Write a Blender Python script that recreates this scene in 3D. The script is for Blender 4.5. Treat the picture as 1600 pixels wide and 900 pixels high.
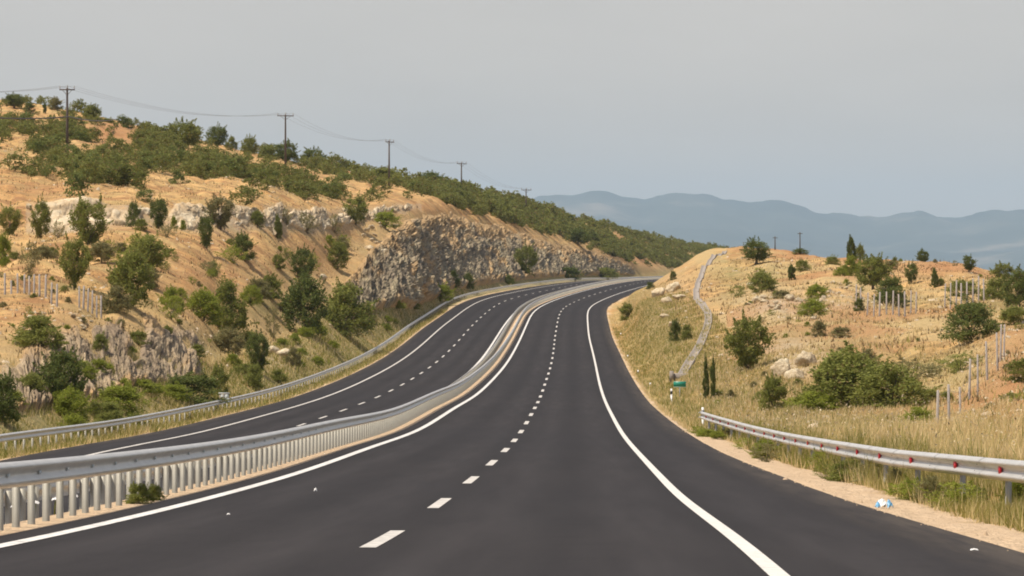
import bpy, math, random
import numpy as np
C = bpy.context.scene
for o in list(bpy.data.objects):
    bpy.data.objects.remove(o)

# ------------------------------------------------------------------ camera, sky, sun, exposure
# eye at the origin, looking along +Y; 1 unit = 1 m
F, U0, HV = 4500.0, 800.0, 425.0            # focal length and principal point, in pixels of a 1600 px wide frame
cd = bpy.data.cameras.new('camera')
cam = bpy.data.objects.new('camera', cd)
C.collection.objects.link(cam)
cam.rotation_euler = (math.radians(90), 0, 0)
cd.sensor_width = 36.0
cd.lens = 36.0 * F / 1600.0
cd.shift_y = -(450.0 - HV) / 1600.0
cd.clip_start, cd.clip_end = 0.5, 90000.0
C.camera = cam

SUN_EL, SUN_AZ = 66.0, -100.0                # azimuth measured clockwise from +Y: the sun stands left of the road
w = bpy.data.worlds.new('World')
C.world = w
w.use_nodes = True
nt = w.node_tree
VEIL, VEIL_COL = .8, (5.4, 4.7, 4.05)
sky = nt.nodes.new('ShaderNodeTexSky')
sky.sky_type = 'NISHITA'
sky.sun_disc = False
sky.sun_elevation = math.radians(SUN_EL)
sky.sun_rotation = math.radians(SUN_AZ)
sky.air_density = 1.0
sky.dust_density = 3.0
sky.ozone_density = 1.0
# a thin milky veil of high cloud, thickest towards the horizon
tc = nt.nodes.new('ShaderNodeTexCoord'); sp = nt.nodes.new('ShaderNodeSeparateXYZ'); nt.links.new(tc.outputs['Generated'], sp.inputs[0])
cn = nt.nodes.new('ShaderNodeTexNoise'); cn.inputs['Scale'].default_value = 5.0; cn.inputs['Detail'].default_value = 4
cm = nt.nodes.new('ShaderNodeMapping'); cm.inputs['Scale'].default_value = (1, 1, 5); nt.links.new(tc.outputs['Generated'], cm.inputs[0]); nt.links.new(cm.outputs[0], cn.inputs['Vector'])
fr = nt.nodes.new('ShaderNodeMapRange'); fr.inputs[1].default_value = 0.05; fr.inputs[2].default_value = 0.7; fr.inputs[3].default_value = VEIL; fr.inputs[4].default_value = .05
nt.links.new(sp.outputs[2], fr.inputs[0])
vr = nt.nodes.new('ShaderNodeMapRange'); vr.inputs[3].default_value = .84; vr.inputs[4].default_value = 1.16; nt.links.new(cn.outputs['Fac'], vr.inputs[0])
vm = nt.nodes.new('ShaderNodeVectorMath'); vm.operation = 'SCALE'; vm.inputs[0].default_value = VEIL_COL; nt.links.new(vr.outputs[0], vm.inputs['Scale'])
vx = nt.nodes.new('ShaderNodeMix'); vx.data_type = 'RGBA'
nt.links.new(fr.outputs[0], vx.inputs[0]); nt.links.new(sky.outputs[0], vx.inputs[6]); nt.links.new(vm.outputs[0], vx.inputs[7])
nt.links.new(vx.outputs[2], nt.nodes['Background'].inputs[0])
nt.nodes['Background'].inputs[1].default_value = 0.12
sl = bpy.data.lights.new('sun', 'SUN')
sl.energy = 4.0
sl.angle = math.radians(0.6)
sl.color = (1.0, 0.90, 0.76)
sun = bpy.data.objects.new('sun', sl)
C.collection.objects.link(sun)
sun.rotation_euler = (math.radians(90 - SUN_EL), 0, math.radians(180 - SUN_AZ))
C.view_settings.view_transform = 'Standard'
C.view_settings.look = 'None'
C.view_settings.exposure = 0.25
C.view_settings.gamma = 1.0
C.view_settings.use_curve_mapping = False
C.cycles.use_denoising = True
C.cycles.max_bounces = 6
C.cycles.diffuse_bounces = 3
C.cycles.transparent_max_bounces = 8
C.cycles.filter_width = 1.9
HAZE_DENSITY = 5.0e-5

# ------------------------------------------------------------------ helpers
def link(o, parent=None):
    C.collection.objects.link(o)
    if parent is not None:
        o.parent = parent
    return o

def tag(o, label=None, cat=None, group=None, kind=None):
    if label: o['label'] = label
    if cat: o['category'] = cat
    if group: o['group'] = group
    if kind: o['kind'] = kind
    return o

def mesh(name, V, Q, mats, smooth=False, uv=None, cols=None):
    """V (n,3); Q (m,4) or (m,3) or list of such arrays"""
    me = bpy.data.meshes.new(name)
    V = np.asarray(V, dtype=np.float32)
    Qs = Q if isinstance(Q, (list, tuple)) and isinstance(Q[0], np.ndarray) and Q[0].ndim == 2 else [Q]
    Qs = [np.asarray(q, dtype=np.int32) for q in Qs if len(q)]
    me.vertices.add(len(V))
    me.vertices.foreach_set('co', V.ravel())
    li = np.concatenate([q.ravel() for q in Qs])
    tot = np.concatenate([np.full(len(q), q.shape[1], dtype=np.int32) for q in Qs])
    st = np.concatenate([[0], np.cumsum(tot)[:-1]]).astype(np.int32)
    me.loops.add(len(li))
    me.loops.foreach_set('vertex_index', li)
    me.polygons.add(len(tot))
    me.polygons.foreach_set('loop_start', st)
    me.polygons.foreach_set('loop_total', tot)
    if smooth:
        me.polygons.foreach_set('use_smooth', np.ones(len(tot), dtype=bool))
    if uv is not None:
        l = me.uv_layers.new(name='UVMap')
        l.data.foreach_set('uv', np.asarray(uv, dtype=np.float32)[li].ravel())
    for k, v in (cols or {}).items():
        a = me.attributes.new(k, 'FLOAT_COLOR', 'POINT')
        a.data.foreach_set('color', np.asarray(v, dtype=np.float32).ravel())
    for m in (mats if isinstance(mats, (list, tuple)) else [mats]):
        me.materials.append(m)
    me.update(calc_edges=True)
    me.validate()
    return me

def obj(name, me, parent=None):
    return link(bpy.data.objects.new(name, me), parent)

def empty(name, loc=(0, 0, 0), rz=0.0):
    o = bpy.data.objects.new(name, None)
    o.empty_display_size = 0.3
    o.location = loc
    o.rotation_euler = (0, 0, rz)
    return link(o)

def grid_quads(nr, nc):
    i = np.arange(nr * nc).reshape(nr, nc)
    return np.stack([i[:-1, :-1], i[:-1, 1:], i[1:, 1:], i[1:, :-1]], -1).reshape(-1, 4)

class MB:
    """collects simple shapes into one mesh"""
    def __init__(self): self.V, self.Q, self.T, self.n = [], [], [], 0
    def add(self, V, Q):
        V = np.asarray(V, float); Q = np.asarray(Q, int)
        if Q.shape[1] == 4: self.Q.append(Q + self.n)
        else: self.T.append(Q + self.n)
        self.V.append(V); self.n += len(V)
    def box(self, c, s, M=None):
        x, y, z = np.array(s) / 2.0
        V = np.array([[-x,-y,-z],[x,-y,-z],[x,y,-z],[-x,y,-z],[-x,-y,z],[x,-y,z],[x,y,z],[-x,y,z]])
        if M is not None: V = V @ np.asarray(M).T
        self.add(V + np.array(c), [[0,3,2,1],[4,5,6,7],[0,1,5,4],[1,2,6,5],[2,3,7,6],[3,0,4,7]])
    def tube(self, pts, rad, n=6, cap=True):
        pts = np.asarray(pts, float); m = len(pts)
        rad = np.broadcast_to(np.asarray(rad, float), (m,))
        t = np.gradient(pts, axis=0); t /= np.linalg.norm(t, axis=1)[:, None] + 1e-9
        up = np.where(abs(t[:, 2:3]) > .9, np.array([[1., 0, 0]]), np.array([[0, 0, 1.]]))
        a = np.cross(t, up); a /= np.linalg.norm(a, axis=1)[:, None]
        b = np.cross(t, a)
        an = np.arange(n) * 2 * math.pi / n
        V = pts[:, None, :] + rad[:, None, None] * (np.cos(an)[None, :, None] * a[:, None, :] + np.sin(an)[None, :, None] * b[:, None, :])
        V = V.reshape(-1, 3); Q = []
        for i in range(m - 1):
            for k in range(n):
                Q.append([i*n+k, i*n+(k+1) % n, (i+1)*n+(k+1) % n, (i+1)*n+k])
        self.add(V, Q)
        if cap:
            T = [[0, k+1, k] for k in range(1, n-1)] + [[(m-1)*n, (m-1)*n+k, (m-1)*n+k+1] for k in range(1, n-1)]
            self.T.append(np.array(T) + self.n - len(V))
    def sweep(self, prof, P, N, closed=True):
        """profile (k,2): first along N (horizontal side direction per path point), second up"""
        prof = np.asarray(prof, float); k = len(prof); m = len(P)
        V = P[:, None, :] + prof[None, :, 0:1] * N[:, None, :]
        V[:, :, 2] += prof[None, :, 1]
        Q = []
        kk = k if closed else k - 1
        i = np.arange(m - 1)[:, None] * k; j = np.arange(kk)[None, :]
        j2 = (j + 1) % k
        Q = np.stack([i + j, i + j2, i + k + j2, i + k + j], -1).reshape(-1, 4)
        self.add(V.reshape(-1, 3), Q)
    def mesh(self, name, mat, smooth=False):
        qs = ([np.concatenate(self.Q)] if self.Q else []) + ([np.concatenate(self.T)] if self.T else [])
        return mesh(name, np.concatenate(self.V), qs, mat, smooth)
    def build(self, name, mat, parent=None, smooth=False):
        return obj(name, self.mesh(name, mat, smooth), parent)

# ------------------------------------------------------------------ numpy noise
def _h(ix, iy, s):
    n = (ix.astype(np.int64) * 374761393 + iy.astype(np.int64) * 668265263 + s * 982451653) & 0xffffffff
    n = ((n ^ (n >> 13)) * 1274126177) & 0xffffffff
    n = n ^ (n >> 16)
    return (n & 0xffffff) / float(0xffffff)

def vnoise(x, y, s=0):
    ix = np.floor(x); iy = np.floor(y); fx = x - ix; fy = y - iy
    fx = fx * fx * (3 - 2 * fx); fy = fy * fy * (3 - 2 * fy)
    a = _h(ix, iy, s); b = _h(ix + 1, iy, s); c = _h(ix, iy + 1, s); d = _h(ix + 1, iy + 1, s)
    return (a + (b - a) * fx) * (1 - fy) + (c + (d - c) * fx) * fy

def fbm(x, y, s=0, o=4):
    r = 0; a = .5; t = 0
    for k in range(o):
        r = r + a * vnoise(x, y, s + k * 17); t += a; a *= .5; x = x * 2.03 + 11.3; y = y * 2.03 - 7.1
    return r / t

def worley(x, y, s=0):
    ix = np.floor(x); iy = np.floor(y)
    f1 = np.full(x.shape, 9.0); f2 = np.full(x.shape, 9.0); cid = np.zeros(x.shape)
    for dx in (-1, 0, 1):
        for dy in (-1, 0, 1):
            jx = ix + dx; jy = iy + dy
            d = np.hypot(jx + _h(jx, jy, s) - x, jy + _h(jx, jy, s + 5) - y)
            c = _h(jx, jy, s + 9)
            n = d < f1
            f2 = np.where(n, f1, np.minimum(f2, d)); cid = np.where(n, c, cid); f1 = np.where(n, d, f1)
    return f1, f2, cid

def sstep(a, b, x):
    t = np.clip((x - a) / (b - a), 0, 1)
    return t * t * (3 - 2 * t)

# ------------------------------------------------------------------ materials
def mat(name):
    m = bpy.data.materials.new(name); m.use_nodes = True
    return m, m.node_tree, m.node_tree.nodes['Principled BSDF']

def node(nt, t, **kw):
    n = nt.nodes.new(t)
    for k, v in kw.items():
        if k.startswith('i_'): n.inputs[k[2:].replace('_', ' ')].default_value = v
        else: setattr(n, k, v)
    return n

def L(nt, a, b): nt.links.new(a, b)

def noise(nt, vec, scale, detail=4, rough=.55, dist=0.0):
    n = node(nt, 'ShaderNodeTexNoise')
    n.inputs['Scale'].default_value = scale; n.inputs['Detail'].default_value = detail
    n.inputs['Roughness'].default_value = rough; n.inputs['Distortion'].default_value = dist
    L(nt, vec, n.inputs['Vector'])
    return n.outputs['Fac']

def ramp(nt, fac, stops):
    r = node(nt, 'ShaderNodeValToRGB')
    e = r.color_ramp.elements
    while len(e) < len(stops): e.new(0.5)
    for el, (p, c) in zip(e, stops):
        el.position = p; el.color = (c, c, c, 1) if isinstance(c, (int, float)) else (*c, 1)
    L(nt, fac, r.inputs['Fac'])
    return r.outputs['Color']

def mix(nt, fac, a, b, blend='MIX'):
    n = node(nt, 'ShaderNodeMix', data_type='RGBA', blend_type=blend)
    for s, v in ((n.inputs[0], fac), (n.inputs[6], a), (n.inputs[7], b)):
        if hasattr(v, 'links'): L(nt, v, s)
        elif isinstance(v, (int, float)): s.default_value = v if s.type == 'VALUE' else (v, v, v, 1)
        else: s.default_value = (*v, 1)
    return n.outputs[2]

def math_(nt, op, a, b=0.0, clamp=False):
    n = node(nt, 'ShaderNodeMath', operation=op, use_clamp=clamp)
    for s, v in ((n.inputs[0], a), (n.inputs[1], b)):
        if hasattr(v, 'links'): L(nt, v, s)
        else: s.default_value = v
    return n.outputs[0]

def bump(nt, h, strength, dist, bsdf):
    b = node(nt, 'ShaderNodeBump'); b.inputs['Strength'].default_value = strength; b.inputs['Distance'].default_value = dist
    L(nt, h, b.inputs['Height']); L(nt, b.outputs[0], bsdf.inputs['Normal'])

def pos(nt): return node(nt, 'ShaderNodeNewGeometry').outputs['Position']

def plain(name, col, rough=.6, metal=0.0, var=.15, scale=6.0):
    m, nt, b = mat(name)
    p = pos(nt)
    f = noise(nt, p, scale, 5)
    L(nt, mix(nt, f, [c * (1 - var) for c in col], [min(1, c * (1 + var)) for c in col]), b.inputs['Base Color'])
    b.inputs['Roughness'].default_value = rough; b.inputs['Metallic'].default_value = metal
    return m

# asphalt: UV.x = metres across the carriageway (0 = lane line), UV.y = metres along
m_asphalt, nt, b = mat('asphalt')
uvn = node(nt, 'ShaderNodeUVMap'); sep = node(nt, 'ShaderNodeSeparateXYZ'); L(nt, uvn.outputs[0], sep.inputs[0])
mp = node(nt, 'ShaderNodeMapping'); mp.inputs['Scale'].default_value = (1.0, 0.06, 1); L(nt, uvn.outputs[0], mp.inputs[0])
p = pos(nt)
streak = noise(nt, mp.outputs[0], 2.2, 5, .6)
big = noise(nt, p, .06, 3)
fine = noise(nt, p, 14.0, 3, .7)
# wheel tracks: cos wave of period 1.875 m gives two per lane
trk = math_(nt, 'COSINE', math_(nt, 'MULTIPLY', sep.outputs[0], 2 * math.pi / 1.875))
col = ramp(nt, streak, [(.30, (.0235, .0214, .0220)), (.72, (.047, .0425, .0425))])
col = mix(nt, math_(nt, 'MULTIPLY', math_(nt, 'ADD', trk, 1.0), .30), col, (.013, .012, .0125))
col = mix(nt, ramp(nt, big, [(.4, 0.0), (.7, .35)]), col, (.040, .0355, .0345))
oil = math_(nt, 'COSINE', math_(nt, 'MULTIPLY', math_(nt, 'ADD', sep.outputs[0], 1.875), 2 * math.pi / 3.75))
spot = noise(nt, uvn.outputs[0], .9, 6, .7)
col = mix(nt, math_(nt, 'MULTIPLY', ramp(nt, spot, [(.52, 0.0), (.72, .55)]), math_(nt, 'MAXIMUM', oil, .15)), col, (.011, .010, .010))
dn = noise(nt, mp.outputs[0], 3.5, 5, .7)
ed = math_(nt, 'MAXIMUM', math_(nt, 'SUBTRACT', sep.outputs[0], 5.35), math_(nt, 'SUBTRACT', math_(nt, 'MULTIPLY', sep.outputs[0], -1.0), 5.15))
ed = math_(nt, 'MULTIPLY', math_(nt, 'MULTIPLY', ed, 1.3, True), ramp(nt, dn, [(.35, .1), (.65, .8)]))
col = mix(nt, ed, col, (.12, .098, .075))
col = mix(nt, ramp(nt, noise(nt, p, .018, 2), [(.42, 0.0), (.60, .5)]), col, (.024, .0225, .024))
col = mix(nt, .28, col, mix(nt, fine, (.012, .012, .012), (.056, .051, .051)))
L(nt, col, b.inputs['Base Color']); b.inputs['Roughness'].default_value = .82
b.inputs['Specular IOR Level'].default_value = .08
bump(nt, fine, .5, .01, b)

m_paint, nt, b = mat('road_paint')
p = pos(nt)
worn = noise(nt, p, 5.0, 6, .7)
L(nt, mix(nt, ramp(nt, worn, [(.46, 0.0), (.68, .75)]), mix(nt, noise(nt, p, .35, 4, .6), (.60, .58, .53), (.80, .78, .73)), (.24, .225, .21)), b.inputs['Base Color'])
b.inputs['Roughness'].default_value = .6

m_paint_worn, nt, b = mat('worn_road_paint')
p = pos(nt)
worn = noise(nt, p, 6.0, 6, .7)
L(nt, mix(nt, ramp(nt, worn, [(.40, .15), (.70, .75)]), (.66, .62, .55), (.20, .19, .18)), b.inputs['Base Color'])
b.inputs['Roughness'].default_value = .65

m_paint_dusty, nt, b = mat('dusty_road_paint')
p = pos(nt)
worn = noise(nt, p, 7.0, 7, .75)
L(nt, mix(nt, ramp(nt, worn, [(.45, .0), (.70, .6)]), (.66, .63, .57), (.28, .26, .24)), b.inputs['Base Color'])
b.inputs['Roughness'].default_value = .65

# ground: mask = (sand, green weeds, pale stone, -), mask2 = (red earth, straw, -, -)
m_ground, nt, b = mat('dry_ground')
p = pos(nt)
mk = node(nt, 'ShaderNodeAttribute', attribute_name='mask'); s1 = node(nt, 'ShaderNodeSeparateColor'); L(nt, mk.outputs['Color'], s1.inputs[0])
mk2 = node(nt, 'ShaderNodeAttribute', attribute_name='mask2'); s2 = node(nt, 'ShaderNodeSeparateColor'); L(nt, mk2.outputs['Color'], s2.inputs[0])
n1 = noise(nt, p, .11, 6, .65, .5); n2 = noise(nt, p, .45, 6, .65, .6); n3 = noise(nt, p, 3.2, 5, .7)
col = ramp(nt, n1, [(.28, (.47, .26, .105)), (.42, (.62, .36, .14)), (.54, (.70, .455, .195)), (.66, (.55, .325, .13)), (.8, (.64, .39, .155))])
col = mix(nt, ramp(nt, n2, [(.44, 0.0), (.58, .85)]), col, (.32, .172, .08))
col = mix(nt, ramp(nt, noise(nt, p, .19, 5, .62, .8), [(.46, 0.0), (.62, .60)]), col, mix(nt, n3, (.32, .245, .105), (.48, .375, .17)))
straw = ramp(nt, n3, [(.3, (.42, .30, .135)), (.7, (.62, .48, .25))])
col = mix(nt, math_(nt, 'MULTIPLY', s2.outputs[1], ramp(nt, n2, [(.25, .5), (.6, 1.0)])), col, straw)
col = mix(nt, math_(nt, 'MULTIPLY', s2.outputs[0], .85), col, ramp(nt, n2, [(.3, (.37, .165, .075)), (.7, (.45, .24, .11))]))
grn = ramp(nt, n3, [(.3, (.10, .12, .035)), (.7, (.26, .24, .075))])
col = mix(nt, math_(nt, 'MULTIPLY', s1.outputs[1], ramp(nt, n2, [(.30, .25), (.60, 1.0)])), col, grn)
pal = ramp(nt, n2, [(.3, (.30, .22, .14)), (.5, (.50, .40, .27)), (.7, (.62, .53, .38))])
col = mix(nt, math_(nt, 'MULTIPLY', s1.outputs[2], ramp(nt, n3, [(.35, .35), (.6, 1.0)])), col, pal)
sand = ramp(nt, n3, [(.3, (.56, .405, .255)), (.7, (.70, .53, .35))])
col = mix(nt, ramp(nt, n3, [(.55, 0.0), (.70, .5)]), col, (.17, .11, .055))
col = mix(nt, s1.outputs[0], col, sand)
L(nt, col, b.inputs['Base Color']); b.inputs['Roughness'].default_value = .95
b.inputs['Specular IOR Level'].default_value = .1
bump(nt, mix(nt, .5, n2, n3), 1.0, .6, b)

def rock_mat(name, pale, mid, dark, sc=1.0, soil=None):
    m, nt, b = mat(name)
    tc = node(nt, 'ShaderNodeUVMap')
    mp = node(nt, 'ShaderNodeMapping'); mp.inputs['Rotation'].default_value = (0, 0, math.radians(24)); mp.inputs['Scale'].default_value = (1.0, .50, 1)
    L(nt, tc.outputs[0], mp.inputs[0])
    a = noise(nt, mp.outputs[0], .9 * sc, 8, .72, 1.0); c = noise(nt, tc.outputs[0], .22 * sc, 4, .6); d = noise(nt, mp.outputs[0], 4.0 * sc, 5, .7)
    col = ramp(nt, a, [(.30, dark), (.44, mid), (.60, pale), (.80, mid)])
    col = mix(nt, ramp(nt, c, [(.42, 0.0), (.62, .75)]), col, mix(nt, d, dark, mid))
    col = mix(nt, ramp(nt, d, [(.56, 0.0), (.70, .6)]), col, dark)
    if soil:
        mk = node(nt, 'ShaderNodeAttribute', attribute_name='mask'); sc_ = node(nt, 'ShaderNodeSeparateColor'); L(nt, mk.outputs['Color'], sc_.inputs[0])
        col = mix(nt, math_(nt, 'MULTIPLY', sc_.outputs[0], ramp(nt, d, [(.30, .4), (.55, 1.0)])), col, mix(nt, d, [k * .75 for k in soil], [k * 1.15 for k in soil]))
    L(nt, col, b.inputs['Base Color']); b.inputs['Roughness'].default_value = .95
    b.inputs['Specular IOR Level'].default_value = .15
    bump(nt, mix(nt, .5, a, d), 1.0, .35, b)
    return m
m_rock = rock_mat('cut_rock', (.47, .39, .235), (.27, .215, .145), (.07, .06, .05), 1.6, (.50, .33, .16))
m_rock_warm = rock_mat('weathered_rock', (.54, .42, .26), (.35, .26, .165), (.10, .08, .065), 2.2, (.52, .335, .155))
m_boulder = rock_mat('cream_boulder', (.74, .65, .46), (.60, .48, .31), (.33, .24, .15), .8)
m_rock_pale = rock_mat('pale_limestone', (.74, .65, .47), (.58, .45, .28), (.26, .18, .11), 1.8, (.55, .36, .17))

def leaf_mat(name, a, c, dry=(.20, .15, .06), dryp=.06):
    m, nt, b = mat(name)
    g = node(nt, 'ShaderNodeNewGeometry'); oi = node(nt, 'ShaderNodeObjectInfo')
    f = math_(nt, 'ADD', math_(nt, 'MULTIPLY', g.outputs['Random Per Island'], .6), math_(nt, 'MULTIPLY', oi.outputs['Random'], .4))
    col = mix(nt, f, a, c)
    cl = noise(nt, g.outputs['Position'], .9, 2)
    col = mix(nt, ramp(nt, cl, [(.4, 0.0), (.65, .5)]), col, c)
    col = mix(nt, math_(nt, 'LESS_THAN', g.outputs['Random Per Island'], dryp), col, dry)
    L(nt, col, b.inputs['Base Color']); b.inputs['Roughness'].default_value = .6
    b.inputs['Specular IOR Level'].default_value = .08
    tr = node(nt, 'ShaderNodeBsdfTranslucent'); L(nt, col, tr.inputs[0])
    ms = node(nt, 'ShaderNodeMixShader'); ms.inputs[0].default_value = .4
    L(nt, b.outputs[0], ms.inputs[1]); L(nt, tr.outputs[0], ms.inputs[2])
    L(nt, ms.outputs[0], nt.nodes['Material Output'].inputs[0])
    return m
m_leaf = {
    'olive': leaf_mat('olive_leaves', (.145, .165, .036), (.29, .305, .080)),
    'dark': leaf_mat('dark_leaves', (.088, .115, .032), (.195, .225, .064)),
    'bright': leaf_mat('bright_leaves', (.17, .21, .028), (.335, .365, .062)),
    'grey': leaf_mat('grey_green_leaves', (.19, .185, .08), (.32, .295, .13), dryp=.2),
    'scrub': leaf_mat('scrub_leaves', (.102, .120, .030), (.235, .245, .068), dryp=.1),
}
def grass_mat(name, a, c, d):
    m, nt, b = mat(name)
    g = node(nt, 'ShaderNodeNewGeometry')
    big = noise(nt, g.outputs['Position'], .22, 3)
    col = mix(nt, g.outputs['Random Per Island'], a, c)
    col = mix(nt, ramp(nt, big, [(.42, 0.0), (.62, .8)]), col, d)
    L(nt, col, b.inputs['Base Color']); b.inputs['Roughness'].default_value = .8
    b.inputs['Specular IOR Level'].default_value = .15
    tr = node(nt, 'ShaderNodeBsdfTranslucent'); L(nt, col, tr.inputs[0])
    ms = node(nt, 'ShaderNodeMixShader'); ms.inputs[0].default_value = .35
    L(nt, b.outputs[0], ms.inputs[1]); L(nt, tr.outputs[0], ms.inputs[2])
    L(nt, ms.outputs[0], nt.nodes['Material Output'].inputs[0])
    return m
m_straw = grass_mat('dry_grass', (.58, .44, .20), (.88, .71, .41), (.68, .55, .26))
m_weed = grass_mat('green_weeds', (.17, .185, .04), (.36, .345, .085), (.33, .285, .085))
m_dead = grass_mat('dead_weeds', (.16, .11, .055), (.30, .20, .10), (.20, .15, .06))
m_stone = plain('tan_stone', (.46, .34, .22), .95, 0, .3, 20)
m_seed = grass_mat('seed_heads', (.55, .44, .26), (.80, .70, .50), (.60, .48, .27))
m_palestone = plain('pale_stone', (.50, .40, .27), .95, 0, .45, 1.5)
m_bark = plain('bark', (.13, .10, .07), .9, 0, .3, 12)
m_steel = plain('galvanised_steel', (.57, .555, .52), .42, .48, .22, 2.5)
m_post = plain('weathered_steel_post', (.37, .355, .30), .6, .25, .15, 9)
m_conc = plain('concrete', (.29, .25, .21), .9, 0, .15, 1.2)
m_fpost = plain('fence_post_concrete', (.36, .315, .275), .9, 0, .15, 5)
m_wire = plain('wire', (.10, .09, .09), .6, .4)
m_wood = plain('pole_wood', (.10, .075, .06), .85, 0, .25, 5)
m_white = plain('white_plastic', (.78, .77, .74), .45, 0, .05)
m_black = plain('black_plastic', (.03, .03, .03), .5)
m_red = plain('red_reflector', (.62, .02, .035), .3, 0, .1)
m_refl = plain('pale_reflector', (.62, .66, .66), .3, 0, .05)
m_green = plain('sign_green', (.02, .26, .17), .4, 0, .05)
m_blue = plain('blue_plastic', (.16, .42, .66), .4, 0, .2)
m_mount, nt, b = mat('mountain_slopes')
p = pos(nt)
L(nt, ramp(nt, noise(nt, p, .0012, 6, .6), [(.35, (.022, .038, .036)), (.55, (.055, .068, .056)), (.68, (.19, .165, .13))]), b.inputs['Base Color'])
b.inputs['Roughness'].default_value = 1.0

# ------------------------------------------------------------------ the two carriageways (metres; fitted centre lines)
KN = np.array([15,30,45,60,80,105,135,165,200,240,280,320,360,400,450,500,570,650,750.])
XR = np.array([-1.923,-1.389,-1.05,-0.69,-0.21,0.308,0.948,1.581,2.33,3.239,4.044,4.799,5.701,6.889,9.913,14.625,22.314,30.993,41.764])
ZR = np.array([-1.996,-2.812,-3.559,-4.208,-4.976,-5.857,-6.593,-7.25,-7.652,-7.77,-7.542,-7.109,-6.213,-5.372,-4.61,-3.777,-2.759,-2.065,-1.882])
CR = np.array([0.005,0.003,-0.001,-0.006,-0.023,-0.022,-0.038,-0.034,-0.025,-0.023,-0.009,0.01,0.022,0.02,0.003,-0.009,-0.017,-0.002,0.004])
XL = np.array([-13.301,-12.686,-12.149,-11.723,-11.375,-11.437,-11.385,-10.794,-9.533,-8.323,-7.223,-6.232,-5.22,-3.924,-1.4,3.21,10.812,19.572,30.3])
ZL = np.array([-2.95,-3.70,-4.42,-5.08,-5.86,-6.625,-7.634,-8.318,-8.759,-8.906,-8.658,-7.956,-6.951,-5.948,-4.662,-3.801,-2.875,-2.202,-2.132])
CL = np.array([0.002,0.001,0.001,0.001,0.0,-0.001,-0.002,-0.002,0.007,0.006,0.013,0.023,0.024,0.028,-0.009,-0.028,-0.017,-0.002,0.004])
def spline(v):
    k, n = KN, len(KN); h = np.diff(k); A = np.zeros((n, n)); bb = np.zeros(n); A[0, 0] = A[-1, -1] = 1
    for i in range(1, n - 1):
        A[i, i-1] = h[i-1]; A[i, i] = 2 * (h[i-1] + h[i]); A[i, i+1] = h[i]; bb[i] = 6 * ((v[i+1]-v[i]) / h[i] - (v[i]-v[i-1]) / h[i-1])
    m = np.linalg.solve(A, bb)
    def ev(x):
        i = np.clip(np.searchsorted(k, x) - 1, 0, n - 2); t = x - k[i]; hh = h[i]
        return (m[i]*(hh-t)**3 + m[i+1]*t**3) / (6*hh) + (v[i]/hh - m[i]*hh/6)*(hh-t) + (v[i+1]/hh - m[i+1]*hh/6)*t
    return ev
YT = np.linspace(-60, 1500, 3121)
def table(v, far):
    s = spline(v); yc = np.clip(YT, 15, 750); r = s(yc)
    s0 = (s(np.array([16.]))[0] - s(np.array([15.]))[0]); s1 = (s(np.array([750.]))[0] - s(np.array([749.]))[0])
    r = r + np.where(YT < 15, (YT - 15) * s0, 0) + np.where(YT > 750, (YT - 750) * s1 * far[0] + (YT - 750) ** 2 * far[1], 0)
    return r
TB = {'xr': table(XR, (1, 1.0e-4)), 'zr': table(ZR, (0, 0)), 'cr': table(CR, (0, 0)), 'xl': table(XL, (1, 1.0e-4)), 'zl': table(ZL, (0, 0)), 'cl': table(CL, (0, 0))}
for k in ('cr', 'cl'): TB[k] = np.clip(TB[k], -.05, .05)
def rd(k, y): return np.interp(y, YT, TB[k])
NR = 1 / np.sqrt(1 + np.gradient(TB['xr'], YT) ** 2)
EDGE_R, IN_R, EDGE_L, IN_L = 6.30, -4.30, -5.98, 4.65      # asphalt limits, metres from each lane line

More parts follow.
